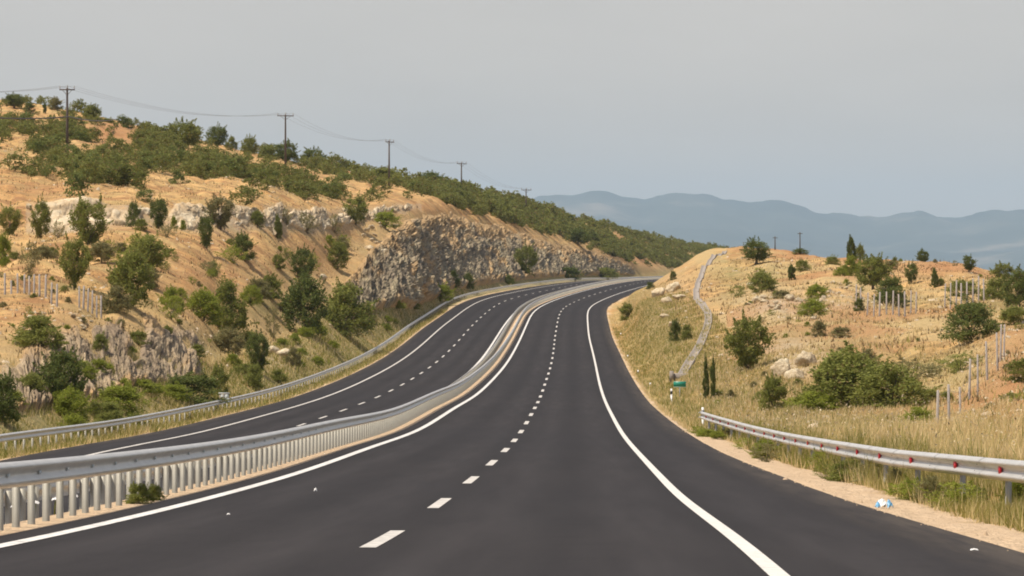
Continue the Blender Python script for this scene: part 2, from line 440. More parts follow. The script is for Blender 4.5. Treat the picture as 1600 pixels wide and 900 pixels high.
# ------------------------------------------------------------------ terrain profiles: at column u, ground (distance, picture height)
TL_U = [-600,-400,0,100,200,300,350,400,500,545,590,640,700,760,800,850,900,950,1000,1060,1130,1250,1400,2400]
TL = [
 [(66,800),(76,750),(82,710),(98,640),(120,560),(165,490),(265,352),(275,325),(300,285),(395,210),(475,165),(555,130),(1000,200)],
 [(71,778),(80,735),(86,700),(104,610),(128,540),(170,480),(270,352),(280,325),(305,285),(400,215),(480,172),(560,138),(1000,200)],
 [(106,716),(116,678),(122,648),(140,575),(160,520),(195,460),(280,352),(290,325),(315,285),(400,225),(480,185),(560,152),(1000,210)],
 [(121,692),(131,660),(138,635),(160,545),(172,492),(205,450),(282,352),(291,320),(315,285),(400,235),(480,202),(570,168),(1000,230)],
 [(141,668),(154,635),(163,605),(187,505),(197,486),(230,440),(285,354),(293,320),(318,293),(400,250),(480,218),(580,192),(1000,240)],
 [(164,652),(180,622),(192,592),(217,520),(231,490),(260,430),(300,350),(308,325),(332,300),(420,262),(500,237),(590,216),(1000,260)],
 [(176,640),(195,610),(212,580),(236,545),(252,500),(278,425),(310,354),(318,326),(340,302),(425,266),(510,243),(595,228),(1050,275)],
 [(190,628),(207,600),(228,565),(245,540),(264,490),(290,425),(322,358),(330,325),(350,305),(430,272),(520,252),(600,240),(1100,290)],
 [(241,592),(258,560),(280,520),(300,492),(322,455),(345,412),(368,360),(380,332),(395,320),(455,290),(550,268),(620,257),(1100,310)],
 [(275,572),(295,540),(318,505),(350,440),(366,415),(382,388),(398,352),(408,330),(420,318),(470,297),(560,276),(640,266),(1150,320)],
 [(308,548),(326,518),(344,482),(395,385),(405,368),(415,352),(428,334),(438,323),(450,314),(500,300),(575,285),(645,276),(1200,330)],
 [(352,516),(365,490),(378,470),(448,345),(456,335),(462,328),(470,323),(478,319),(490,313),(540,302),(610,292),(670,285),(1200,340)],
 [(434,476),(448,460),(458,448),(536,345),(542,336),(548,329),(556,324),(566,319),(580,314),(630,305),(670,299),(730,293),(1300,350)],
 [(495,462),(508,451),(518,443),(604,358),(609,351),(614,345),(621,339),(630,335),(643,330),(680,320),(730,312),(790,305),(1350,355)],
 [(538,451),(550,443),(560,438),(648,366),(653,360),(658,355),(666,350),(675,346),(690,341),(720,332),(770,322),(830,314),(1400,360)],
 [(605,446),(618,438),(626,433),(705,382),(711,375),(717,371),(725,367),(737,363),(752,358),(790,347),(840,336),(900,327),(1450,368)],
 [(678,441),(690,435),(698,430),(770,393),(776,387),(783,383),(793,380),(806,376),(825,370),(860,360),(920,349),(985,340),(1500,375)],
 [(790,437),(802,433),(808,428),(860,404),(866,399),(873,396),(885,393),(898,389),(915,384),(960,374),(1020,362),(1100,354),(1600,385)],
 [(917,436),(928,433),(934,430),(942,422),(950,417),(960,413),(980,408),(1000,402),(1030,395),(1080,385),(1140,376),(1220,368),(1700,390)],
 [(1020,434),(1035,432),(1045,428),(1055,424),(1070,420),(1090,414),(1110,408),(1140,401),(1180,394),(1230,389),(1290,384),(1380,381),(1800,395)],
 [(1150,432),(1165,430),(1180,426),(1195,422),(1210,417),(1230,412),(1250,408),(1280,404),(1310,400),(1350,397),(1400,394),(1480,392),(1900,400)],
 [(1300,430),(1315,428),(1330,426),(1345,423),(1360,420),(1380,416),(1400,413),(1430,410),(1460,407),(1500,404),(1550,401),(1600,399),(2000,404)],
 [(1450,432),(1465,431),(1480,430),(1495,428),(1510,426),(1530,424),(1550,422),(1580,420),(1610,417),(1650,414),(1700,411),(1780,408),(2100,410)],
 [(1450,432),(1465,431),(1480,430),(1495,428),(1510,426),(1530,424),(1550,422),(1580,420),(1610,417),(1650,414),(1700,411),(1780,408),(2100,410)]]
TR_U = [940,955,980,1020,1060,1080,1100,1120,1160,1200,1300,1400,1500,1600,2000,3000]
TR = [
 [(400,480),(410,479),(420,478),(430,477),(440,476),(450,475),(460,474),(470,473),(480,472),(500,468),(700,450)],
 [(318,525),(330,512),(340,502),(350,493),(360,487),(370,482),(380,478),(390,476),(400,474),(420,472),(600,455)],
 [(235,575),(255,550),(270,532),(285,515),(300,503),(315,492),(330,483),(345,475),(360,469),(385,464),(600,450)],
 [(160,632),(180,607),(200,580),(220,556),(245,530),(270,508),(300,486),(330,468),(365,454),(420,443),(600,445)],
 [(126,661),(145,643),(170,615),(195,582),(220,554),(250,525),(290,490),(330,461),(380,434),(425,415),(600,440)],
 [(118,670),(135,655),(160,628),(190,588),(220,551),(255,515),(295,480),(335,450),(385,422),(430,405),(600,435)],
 [(112,683),(130,658),(155,630),(185,588),(220,545),(260,505),(300,470),(340,440),(385,412),(435,392),(600,425)],
 [(106,690),(125,663),(150,638),(180,593),(215,547),(260,503),(300,467),(345,433),(390,404),(435,386),(600,422)],
 [(95,700),(115,672),(140,652),(170,605),(200,558),(250,507),(300,460),(350,422),(390,400),(430,388),(600,420)],
 [(84,720),(100,686),(140,650),(165,602),(190,556),(230,505),(275,465),(320,432),(370,403),(420,389),(600,420)],
 [(62,752),(76,706),(130,655),(158,615),(180,556),(210,512),(245,482),(290,448),(340,415),(390,401),(600,415)],
 [(51,778),(64,712),(140,648),(160,598),(180,552),(205,515),(240,487),(280,460),(330,425),(380,408),(600,418)],
 [(45,790),(56,720),(130,650),(150,600),(170,552),(200,505),(235,478),(270,458),(320,426),(360,413),(600,425)],
 [(39.5,806),(48,735),(100,657),(122,628),(150,562),(190,502),(225,475),(260,458),(300,446),(340,440),(600,440)],
 [(28,860),(36,770),(90,665),(120,630),(150,570),(190,510),(225,480),(260,465),(300,455),(340,450),(600,445)],
 [(18,950),(24,810),(80,670),(120,630),(150,570),(190,510),(225,480),(260,465),(300,455),(340,450),(600,445)]]
def smooth_table(tab, us, sig=14.0):
    """the profiles resampled every 4 columns and smoothed sideways, so that no crease runs up the slope"""
    tab = np.array(tab, float); uu = np.arange(-700, 3004, 4.0)
    t = np.stack([[np.interp(uu, us, tab[:, k, c]) for c in (0, 1)] for k in range(tab.shape[1])])
    r = int(3 * sig / 4); kx = np.exp(-.5 * (np.arange(-r, r + 1) * 4 / sig) ** 2); kx /= kx.sum()
    for k in range(t.shape[0]):
        for c in (0, 1): t[k, c] = np.convolve(np.pad(t[k, c], r, mode='edge'), kx, mode='valid')
    return np.transpose(t, (2, 0, 1)), uu
TL, TL_U = smooth_table(TL, TL_U); TR, TR_U = smooth_table(TR, TR_U, 9.0)

def keys(tab, us, u):
    """key distances and heights z at columns u"""
    D = np.stack([np.interp(u, us, tab[:, k, 0]) for k in range(tab.shape[1])])
    Vv = np.stack([np.interp(u, us, tab[:, k, 1]) for k in range(tab.shape[1])])
    return D, -(Vv - HV) / F * D
def prof(tab, us, u, d):
    D, Z = keys(tab, us, u)
    z = Z[0].copy()
    for k in range(len(D) - 1):
        t = np.clip((d - D[k]) / (D[k+1] - D[k]), 0, 1)
        z = z + (Z[k+1] - Z[k]) * t
    # beyond the last key the land sinks to the far plain
    t = sstep(0, 1, (d - D[-1]) / 900.0)
    return z * (1 - t) + (-45.0) * t

def ground(x, y, rough=True):
    x = np.asarray(x, float); y = np.asarray(y, float)
    yc = np.maximum(y, 4.0)
    u = U0 + F * x / yc
    n = np.interp(yc, YT, NR)
    orr = (x - rd('xr', yc)) * n; ol = (x - rd('xl', yc)) * n
    zr, cr, zl, cl = (rd(k, yc) for k in ('zr', 'cr', 'zl', 'cl'))
    er = orr - EDGE_R; el = EDGE_L - ol
    zin_r = zr + cr * IN_R; zin_l = zl + cl * IN_L
    tm = sstep(.75, 2.44, IN_R - orr)
    zmed = zin_r * (1 - tm) + zin_l * tm - .03
    z = zmed
    z = np.where(orr > IN_R, zr + cr * np.minimum(orr, EDGE_R) - .22 * sstep(0, .35, orr - IN_R) * sstep(0, .3, EDGE_R - orr) - .015, z)
    z = np.where(ol < IN_L, zl + cl * np.maximum(ol, EDGE_L) - .22 * sstep(0, .35, IN_L - ol) * sstep(0, .3, ol - EDGE_L) - .015, z)
    far = sstep(1150, 1500, yc)
    rn = 0.0
    if rough:
        rn = (fbm(x * .11, y * .11, 3) - .5) * 2.0 - .55 * (1 - np.abs(2 * fbm(x * .16, y * .05, 13, 3) - 1)) ** 6 + (fbm(x * .6, y * .6, 8, 3) - .5) * .5
    zrr = zr + cr * EDGE_R - .05 * np.clip(er, 0, 4) + (rn * .12 if rough else 0)
    bl = sstep(.9, 3.6, er)
    zR = zrr * (1 - bl) + (prof(TR, TR_U, u, yc) + rn * sstep(2, 14, er) * .75) * bl
    z = np.where(er > 0, zR, z)
    zll = zl + cl * EDGE_L - .04 * np.clip(el, 0, 4) + (rn * .1 if rough else 0)
    bl = sstep(1.2, 4.0, el)
    zL = zll * (1 - bl) + (prof(TL, TL_U, u, yc) + rn * sstep(2, 14, el)) * bl
    z = np.where(el > 0, zL, z)
    return z

def ahead(u, v, dmin=20., dmax=1900.):
    """the ground point seen at picture position (u, v)"""
    d = np.exp(np.linspace(math.log(dmin), math.log(dmax), 5000))
    g = ground((u - U0) / F * d, d, False); r = -(v - HV) / F * d
    below = r <= g
    i = np.argmax(below) if below.any() else int(np.argmax(g - r))
    x = (u - U0) / F * d[i]
    return np.array([x, d[i], float(ground(np.array([x]), np.array([d[i]]))[0])])

# ------------------------------------------------------------------ ground sheet
us = np.concatenate([np.arange(-3000, -300, 60), np.arange(-300, 1900, 3.0), np.arange(1900, 4600, 60)])
ds = np.exp(np.linspace(math.log(5), math.log(2700), 820))
UU, DD = np.meshgrid(us, ds)
X = (UU - U0) / F * DD; Y = DD
Z = ground(X, Y)
n_ = np.interp(Y, YT, NR)
ORR = (X - rd('xr', Y)) * n_; OL = (X - rd('xl', Y)) * n_
er = ORR - EDGE_R; el = EDGE_L - OL
PV = HV - F * Z / Y
nz = fbm(X * .5, Y * .5, 21); nz2 = fbm(X * .12, Y * .12, 33)
sand = np.zeros_like(X)
sand = np.maximum(sand, np.where((er > -1), 1 - sstep(.7, 1.5, er + (nz - .5) * 1.6 + np.interp(Y, [20, 60, 105, 125, 150], [-.35, -.1, .0, .5, .9])), 0))
sand = np.maximum(sand, np.where((ORR < IN_R + .5) & (OL > IN_L - .5), 1.0, 0))
sand = np.maximum(sand, np.where(el > -1, (1 - sstep(.25, .9, el + (nz - .5))) * .8, 0))
def blobs(lst):
    m = np.zeros_like(X)
    for (u, v, ru, rv, s) in lst:
        m = np.maximum(m, s * np.exp(-((UU - u) / ru) ** 2 - ((PV - v) / rv) ** 2))
    return m
left = el > 0; right = er > 0
green = np.where(left, sstep(.2, .8, el) * (1 - sstep(3, 9, el)) * .75, 0)
green = np.maximum(green, np.where(right, sstep(.4, 1.5, er) * (1 - sstep(4, 9, er)) * np.interp(UU, [960, 1000, 1100, 1250], [.35, .6, .6, .45]), 0))
green = np.maximum(green, blobs([(1030,540,60,35,.8),(1150,430,45,40,.55),(1300,630,90,25,.9),(1430,580,60,30,.7),(700,455,60,12,.9),(850,442,60,8,.9),(1560,480,60,14,.6),(180,635,120,25,.7),(470,560,50,20,.5),(1070,500,35,40,.35),(1250,520,60,20,.3),(1200,430,50,18,.5),(1400,470,60,14,.5),(1330,540,60,14,.4),(1480,560,50,20,.5),(250,470,60,14,.5),(120,450,60,12,.4),(420,480,50,20,.5),(360,540,60,24,.5),(250,560,50,20,.4)]) * (.4 + 1.2 * nz))
pale = blobs([(1240,565,48,30,1.2),(1215,475,60,24,.8),(1300,470,60,14,.5),(1045,475,26,30,.8),(440,555,30,20,.8),(20,610,45,40,.9)]) * (.3 + 1.3 * nz)
D6, Z6 = keys(TL, TL_U, UU.ravel()); D6 = D6.reshape(13, *UU.shape)
band = np.where(left & (UU > 40) & (UU < 660), sstep(-6, 0, Y - D6[6]) * (1 - sstep(0, 6, Y - D6[7])), 0)
pale = np.maximum(pale, band * .7 * (.5 + nz))
red = blobs([(1470,418,75,13,1.0),(1585,600,45,90,.9),(180,205,50,28,.7),(330,430,110,45,.35),(1000,405,70,26,.7),(1230,640,50,40,.45),(1130,600,40,50,.5),(640,325,70,12,.6),(60,300,80,20,.5),(500,400,50,30,.5),(1060,470,60,50,.4),(60,500,60,40,.4)]) * (.4 + 1.2 * nz2)
nz3 = fbm(X * .09 + 5, Y * .05, 91)
red = np.where(right & (er > 6) & (UU > 1135), np.maximum(red, .75 * sstep(.50, .62, nz3)), red)
straw = np.where(right, .15 + .65 * sstep(.42, .6, nz2), 0) + blobs([(1100,400,30,16,1),(1450,670,200,30,1),(1270,510,90,35,.9),(1040,620,40,50,.8)])
straw = np.where(left, np.maximum(straw, (1 - sstep(5, 16, el)) * .9), straw)
one = np.ones_like(X)
cols = {'mask': np.stack([np.clip(sand, 0, 1), np.clip(green, 0, 1), np.clip(pale, 0, 1), one], -1).reshape(-1, 4),
        'mask2': np.stack([np.clip(red, 0, 1), np.clip(straw, 0, 1), 0 * one, one], -1).reshape(-1, 4)}
g = obj('ground', mesh('ground', np.stack([X, Y, Z], -1).reshape(-1, 3), grid_quads(*X.shape)[:, ::-1], m_ground, True, cols=cols))
tag(g, 'dry hillsides and verges on both sides of the road', kind='structure')
# land behind the eye and out to the horizon, a lower plain
q = []
rr = np.concatenate([np.linspace(2400, 9000, 30), np.linspace(9500, 25500, 25)])
an = np.linspace(0, 2 * math.pi, 181)
RR, AA = np.meshgrid(rr, an)
PX = RR * np.sin(AA); PY = RR * np.cos(AA)
PZ = -47 + (fbm(PX * .0008, PY * .0008, 5) - .5) * 10
pl = obj('plain', mesh('plain', np.stack([PX, PY, PZ], -1).reshape(-1, 3), grid_quads(*PX.shape), m_ground, True,
         cols={'mask': np.tile([0, .4, 0, 1.0], (PX.size, 1)), 'mask2': np.tile([0, .5, 0, 1.0], (PX.size, 1))}))
tag(pl, 'flat far plain reaching the horizon', kind='structure')

# ------------------------------------------------------------------ mountains on the horizon
RU = [-2500,-800,300,700,862,900,935,960,985,1007,1030,1055,1085,1115,1140,1170,1195,1215,1240,1270,1300,1340,1370,1400,1440,1470,1500,1530,1560,1600,1800,2400,4500]
RV = [330,345,330,318,306,302,298,302,308,312,304,302,304,307,312,317,314,312,318,328,333,343,345,338,331,335,338,333,325,321,316,335,330]
mu = np.arange(-2500, 4500, 7.0); md = np.linspace(15000, 29000, 90)
MU, MD = np.meshgrid(mu, md)
MX = (MU - U0) / F * MD
top = (HV - np.interp(MU, RU, RV)) / F * 21500.0
ridge = np.interp(MD, [15000, 17500, 19500, 21500, 25000, 29000], [0, .30, .62, 1.0, .72, .3])
nn = fbm(MX * .0007, MD * .0007, 41, 5)
MZ = -47 + (top + 47) * ridge * (1 + (nn - .5) * .75 * np.abs(np.interp(MD, [15000, 21300, 21500, 21700, 29000], [1, .1, 0, .1, 1])))
MZ = MZ + (fbm(MX * .004, MD * .0012, 44, 4) - .5) * 105 * np.clip(ridge, 0, 1) + (np.abs(fbm(MX * .0016, MD * .0009, 47, 4) - .5)) * -160 * sstep(0, .25, np.abs(ridge - 1))
mo = obj('mountains', mesh('mountains', np.stack([MX, MD, MZ], -1).reshape(-1, 3), grid_quads(*MX.shape)[:, ::-1], m_mount, True))
tag(mo, 'hazy blue mountain range along the horizon', kind='structure')

# ------------------------------------------------------------------ haze: one closed box of even air
hb = MB(); hb.box((0, 0, 0), (62000, 62000, 1000))
m_haze = bpy.data.materials.new('haze_air'); m_haze.use_nodes = True
nt = m_haze.node_tree; nt.nodes.remove(nt.nodes['Principled BSDF'])
pv = node(nt, 'ShaderNodeVolumePrincipled')
pv.inputs['Color'].default_value = (.61, .81, .98, 1)
pv.inputs['Density'].default_value = HAZE_DENSITY
pv.inputs['Anisotropy'].default_value = -.1
L(nt, pv.outputs[0], nt.nodes['Material Output'].inputs['Volume'])
hz = hb.build('haze', m_haze)
hz.location = (0, 0, 440)
tag(hz, 'pale summer haze', kind='stuff')

# ------------------------------------------------------------------ roads and their painted lines
def rows(k, y0, y1):
    s = [y0]
    while s[-1] < y1: s.append(s[-1] + max(.6, s[-1] * .008))
    return np.array(s)
def lay(which, o, y, lift=0.0):
    n = np.interp(y, YT, NR); dx = np.sqrt(1 / n ** 2 - 1) * np.sign(np.interp(y, YT, np.gradient(TB['x' + which], YT)))
    o = np.asarray(o, float)
    x = rd('x' + which, y) + o * n; yy = y - o * dx * n
    return np.stack([x, yy, rd('z' + which, y) + rd('c' + which, y) * o + lift], -1)
def strip(which, offs, y, lift):
    y = np.asarray(y)
    P = np.stack([lay(which, np.full_like(y, o), y, lift) for o in offs], 1)
    uv = np.stack([np.broadcast_to(np.array(offs)[None, :], P.shape[:2]), np.broadcast_to(y[:, None], P.shape[:2])], -1)
    return P.reshape(-1, 3), grid_quads(len(y), len(offs)), uv.reshape(-1, 2)
def arc(which):
    p = np.stack([TB['x' + which], YT, TB['z' + which]], 1)
    s = np.concatenate([[0], np.cumsum(np.linalg.norm(np.diff(p, axis=0), axis=1))])
    s15 = np.interp(18, YT, s)
    return s - s15
def make_road(which, e0, e1, label, solids, dash0, mat_dash):
    y = rows(which, -40, 1480)
    V, Q, uv = strip(which, np.linspace(e0, e1, 9), y, 0)
    # thin skirt so the slab has an edge
    r = obj('road', mesh('road', V, Q, m_asphalt, True, uv))
    tag(r, label, kind='structure')
    for (o, wd, m) in solids:
        V, Q, uv = strip(which, [o - wd / 2, o + wd / 2], y, .006)
        obj('edge_line', mesh('edge_line', V, Q, m, True, uv), r)
    S = arc(which); mb = MB(); s = dash0
    while s < 1350:
        yy = np.interp(np.linspace(s - 2.25, s + 2.25, 5), S, YT)
        V, Q, uv = strip(which, [-.085, .085], yy, .006)
        mb.add(V, Q); s += 12.605
    mb.build('lane_line', mat_dash, r)
    return r
make_road('r', IN_R, EDGE_R, 'dark asphalt carriageway curving ahead under the camera', [(-3.75, .20, m_paint), (3.75, .165, m_paint_dusty)], 12.812 - 12.605 * 4, m_paint_worn)
make_road('l', EDGE_L, IN_L, 'far asphalt carriageway beyond the median barrier', [(-3.75, .2, m_paint_worn), (4.124, .22, m_paint)], 134.228 - 12.605 * 14, m_paint_worn)


# __MORE__
# ------------------------------------------------------------------ rock cuts
def cliff(name, label, u0, u1, du, klo, khi, nr, m, amp, cell, lean=.75, over=.22, seed=1, fu=14., soil=1.0, ragged=0.0):
    u = np.arange(u0, u1 + .1, du); t = np.linspace(-.06, 1 + over, nr)
    D, _ = keys(TL, TL_U, u)
    lo, hi = D[klo], D[khi]
    UU, TT = np.meshgrid(u, t)
    dd = lo[None, :] + (hi - lo)[None, :] * TT
    x = (UU - U0) / F * dd; y = dd; z = ground(x, y)
    P = np.stack([x, y, z], -1)
    N = np.cross(np.gradient(P, axis=1), np.gradient(P, axis=0)); N /= np.linalg.norm(N, axis=2)[..., None] + 1e-9
    N = np.where(N[..., 2:3] < 0, -N, N)
    Ns = N.copy()
    for _ in range(6):
        Ns[1:-1, 1:-1] = (Ns[1:-1, 1:-1] + Ns[:-2, 1:-1] + Ns[2:, 1:-1] + Ns[1:-1, :-2] + Ns[1:-1, 2:]) / 5
    Ns /= np.linalg.norm(Ns, axis=2)[..., None]
    mid = P[nr // 2]
    s = np.concatenate([[0], np.cumsum(np.linalg.norm(np.diff(mid[:, :3], axis=0), axis=1))])
    # seen lengthwise, so the joints are scaled to how much of the face is really turned this way
    r = np.cumsum(np.concatenate([np.zeros((1, len(u))), np.linalg.norm(np.diff(P, axis=0), axis=2)]), axis=0)
    S = np.broadcast_to(s[None, :], UU.shape)
    zz = P[..., 2] - P[0, :, 2][None, :]
    wp_ = (fbm(S / 7, zz / 2.5, seed + 90, 4) - .5); wq_ = (fbm(S / 9 + 40, zz / 3 + 9, seed + 91, 4) - .5)
    a = S / 3.2 + lean * zz + wp_ * 3.2; b = zz + wq_ * 3.0
    sc = cell
    f1, f2, c = worley(a / sc, b / (sc * 3.4), seed)
    g1, g2, gc = worley(a / (sc * .36), b / (sc * 1.5), seed + 50)
    big = fbm(a / (sc * 5), b / (sc * 6), seed + 80, 4)
    k2 = sstep(.38, .62, fbm(a / (sc * 2.2), b / (sc * 2.2), seed + 95, 2))
    rg_ = 1 - np.abs(2 * fbm(a / (sc * .9), b / (sc * 1.6), seed + 97, 5) - 1)
    h = amp * (.55 * c * k2 + .22 * gc + 1.1 * (big - .3) + .9 * (rg_ - .5)) - amp * .5 * k2 * (1 - sstep(0, .13, f2 - f1)) - amp * .22 * (1 - k2 * .5) * (1 - sstep(0, .16, g2 - g1))
    fade = sstep(-.06, .05, TT) * (1 - sstep(.95, 1 + over, TT + ragged * (fbm(S / 14, S * 0 + 3, seed + 5) - .5)))
    fade = fade * sstep(0, fu, UU - u0) * (1 - sstep(0, fu, u1 - UU) * 0 - (1 - sstep(0, fu, u1 - UU)))
    if ragged:
        fade = fade * sstep(.30, .48, fbm(S / 9, zz / 2.0, seed + 7, 3))
    P = P + Ns * (h * fade - .35 * (1 - fade))[..., None]
    uv = np.stack([a, b], -1).reshape(-1, 2)
    so = np.clip(sstep(.62 + (over > .5) * .25, 1.05 + (over > .5) * .6, TT + (fbm(a / 2.5, b / 1.2, seed + 31) - .5) * .9) + 1.2 * sstep(.60, .74, fbm(a / 4, b / 2.0, seed + 37)) + (1 - sstep(-.02, .10, TT + (fbm(a / 2, b, seed + 41) - .5) * .4)) + (1 - sstep(0, 60, UU - u0 + (fbm(a / 2, b / 2, seed + 43) - .5) * 60)), 0, 1)
    o1 = np.ones_like(so); so = so * soil
    o = obj(name, mesh(name, P.reshape(-1, 3), grid_quads(*UU.shape)[:, ::-1], m, False, uv, {'mask': np.stack([so, so, so, o1], -1).reshape(-1, 4)}))
    return tag(o, label, 'rock face', None, 'structure')
cliff('rock_cliff', 'tall grey fractured rock cut above the left guardrail', 500, 1010, .7, 2, 3, 170, m_rock, 1.1, .62, seed=3, over=.16, fu=50.)
cliff('rock_cliff', 'low brown and cream rock cut at the lower left above the guardrail', -260, 345, .9, 2, 3, 150, m_rock_warm, .42, .45, lean=.7, seed=11, over=.75, ragged=1.0, fu=50., soil=1.0)
cliff('rock_ledge', 'pale limestone ledge running along the hillside under the scrub', 45, 650, .9, 6, 7, 70, m_rock_pale, .5, .5, seed=23, over=.5, ragged=.9, soil=.25)

# ------------------------------------------------------------------ plants: shared crowns made of many small leaves
def leaves(cl, rad, per, size, rng, flat=.62):
    """per leaves round every clump centre; returns quads"""
    cl = np.asarray(cl); n = len(cl) * per
    c = np.repeat(cl, per, 0); r = np.repeat(rad, per)
    v = rng.normal(size=(n, 3)); v /= np.linalg.norm(v, axis=1)[:, None]
    p = c + v * (r * rng.random(n) ** .45)[:, None] * np.array([1, 1, .85])
    a = rng.normal(size=(n, 3)) + v * .6; a /= np.linalg.norm(a, axis=1)[:, None]
    b = np.cross(a, rng.normal(size=(n, 3))); b /= np.linalg.norm(b, axis=1)[:, None]
    sz = size * (.6 + .8 * rng.random(n))[:, None]
    a = a * sz; b = b * sz * flat
    V = np.stack([p - a * .5 - b * .2, p - a * .1 + b * .5, p + a * .5 + b * .1, p + a * .05 - b * .5], 1)
    V[..., 2] = np.maximum(V[..., 2], -.02)
    return V.reshape(-1, 3), np.arange(n * 4).reshape(-1, 4)

def crown_clumps(kind, rng, n):
    out = []; rad = []
    while len(out) < n:
        z = rng.random()
        if kind == 'vase': zz = .16 + .80 * z; R = np.interp(zz, [.16, .4, .65, .85, 1], [.12, .34, .46, .36, .10])
        elif kind == 'round': zz = .24 + .70 * z; R = np.interp(zz, [.24, .4, .6, .8, 1], [.18, .40, .46, .36, .10])
        elif kind == 'bush': zz = .04 + .90 * z; R = np.interp(zz, [0, .25, .55, .8, 1], [.36, .46, .40, .26, .06])
        elif kind == 'low': zz = .06 + .84 * z; R = np.interp(zz, [0, .3, .6, .85, 1], [.45, .46, .36, .20, .05])
        elif kind == 'column': zz = .04 + .93 * z; R = np.interp(zz, [0, .2, .6, .85, 1], [.34, .42, .36, .2, .03])
        else: zz = .10 + .86 * z; R = np.interp(zz, [.1, .4, .7, 1], [.16, .40, .40, .14])
        a = rng.random() * 2 * math.pi; q = R * rng.random() ** .4
        if rng.random() < .22 * (1 + math.sin(a * 2 + zz * 5)) / 2: continue       # gaps, more on some sides
        out.append((q * math.cos(a), q * math.sin(a), zz)); rad.append(rng.uniform(.08, .17))
    return np.array(out), np.array(rad)

def shoots(kind, cl, rad, rng):
    """leafy shoots that stand out of the crown"""
    c2, r2 = [], []
    ctr = np.array([0, 0, .45])
    for j in rng.choice(len(cl), {'column': 6, 'sparse': 16}.get(kind, 20), replace=False):
        d = cl[j] - ctr; d = d / (np.linalg.norm(d) + 1e-6) + np.array([0, 0, .55]) + rng.normal(size=3) * .25
        d /= np.linalg.norm(d); ln = rng.uniform(.08, .24)
        for t in np.linspace(.2, 1, 5): c2.append(cl[j] + d * (rad[j] * .7 + ln * t)); r2.append(.045 * (1.25 - t * .8))
    return np.array(c2), np.array(r2)

def stems(kind, cl, rng):
    mb = MB()
    top = {'vase': .30, 'round': .34, 'column': .7}.get(kind, .14)
    rt = {'vase': .034, 'round': .042, 'column': .05}.get(kind, .022)
    k0 = np.array([rng.normal() * .012, rng.normal() * .012, top])
    mb.tube([[0, 0, -.03], [0, 0, top * .5], k0], [rt * 1.25, rt, rt * .8], 6)
    sel = rng.choice(len(cl), 8, replace=False)
    for j in sel:
        e = cl[j]; m1 = k0 * .5 + e * .5 + rng.normal(size=3) * .02
        st = k0 * rng.uniform(.3, 1.0)
        mb.tube([st, m1, e], [rt * .5, rt * .35, rt * .12], 4, False)
    return mb
PROTO = {}
SPEC = {'vase': (80, 84, .044), 'round': (90, 84, .043), 'bush': (96, 84, .042), 'low': (96, 84, .038), 'column': (56, 70, .08), 'sparse': (48, 44, .04)}
def proto(kind, colour, var):
    k = (kind, colour, var)
    if k not in PROTO:
        rng = np.random.default_rng(abs(hash((kind == 'vase', len(kind), ord(kind[1]), var))) % 99991)
        n, per, sz = SPEC[kind]
        cl, rad = crown_clumps(kind, rng, n)
        V, Q = leaves(cl, rad, per, sz, rng)
        cs, rs_ = shoots(kind, cl, rad, rng); V2, Q2 = leaves(cs, rs_, 12, sz * .9, rng, .5)
        V = np.concatenate([V, V2]); Q = np.concatenate([Q, Q2 + len(V) - len(V2)])
        PROTO[k] = (mesh('crown', V, Q, m_leaf[colour]), stems(kind, cl, rng).mesh('trunk', m_bark, True))
    return PROTO[k]
rnd = random.Random(7)
def plant(name, label, cat, kind, colour, loc, w_, h_, group=None, var=None, lean=0.0):
    cr, st = proto(kind, colour, rnd.randrange(3) if var is None else var)
    r = empty(name, loc, rnd.uniform(0, 6.28))
    r.rotation_euler[1] = lean
    r.scale = (w_, w_ * rnd.uniform(.9, 1.1), h_)
    tree = kind in ('vase', 'round')
    obj('crown' if tree else 'foliage', cr, r); obj('trunk' if tree else 'stem', st, r)
    return tag(r, label, cat, group)
def at(u, v, hp, wp, name, label, cat, kind, colour, group=None, dmin=60., **kw):
    p = ahead(u, v, dmin)
    return plant(name, label, cat, kind, colour, (p[0], p[1], p[2] - .05), wp * WK.get(kind, 1.0) * p[1] / F, hp * p[1] / F, group, **kw)
WK = {'vase': 1.25, 'bush': 1.12, 'round': 1.1, 'low': 1.1, 'sparse': 1.2}
T, S = ('small_tree', 'tree'), ('shrub', 'shrub')
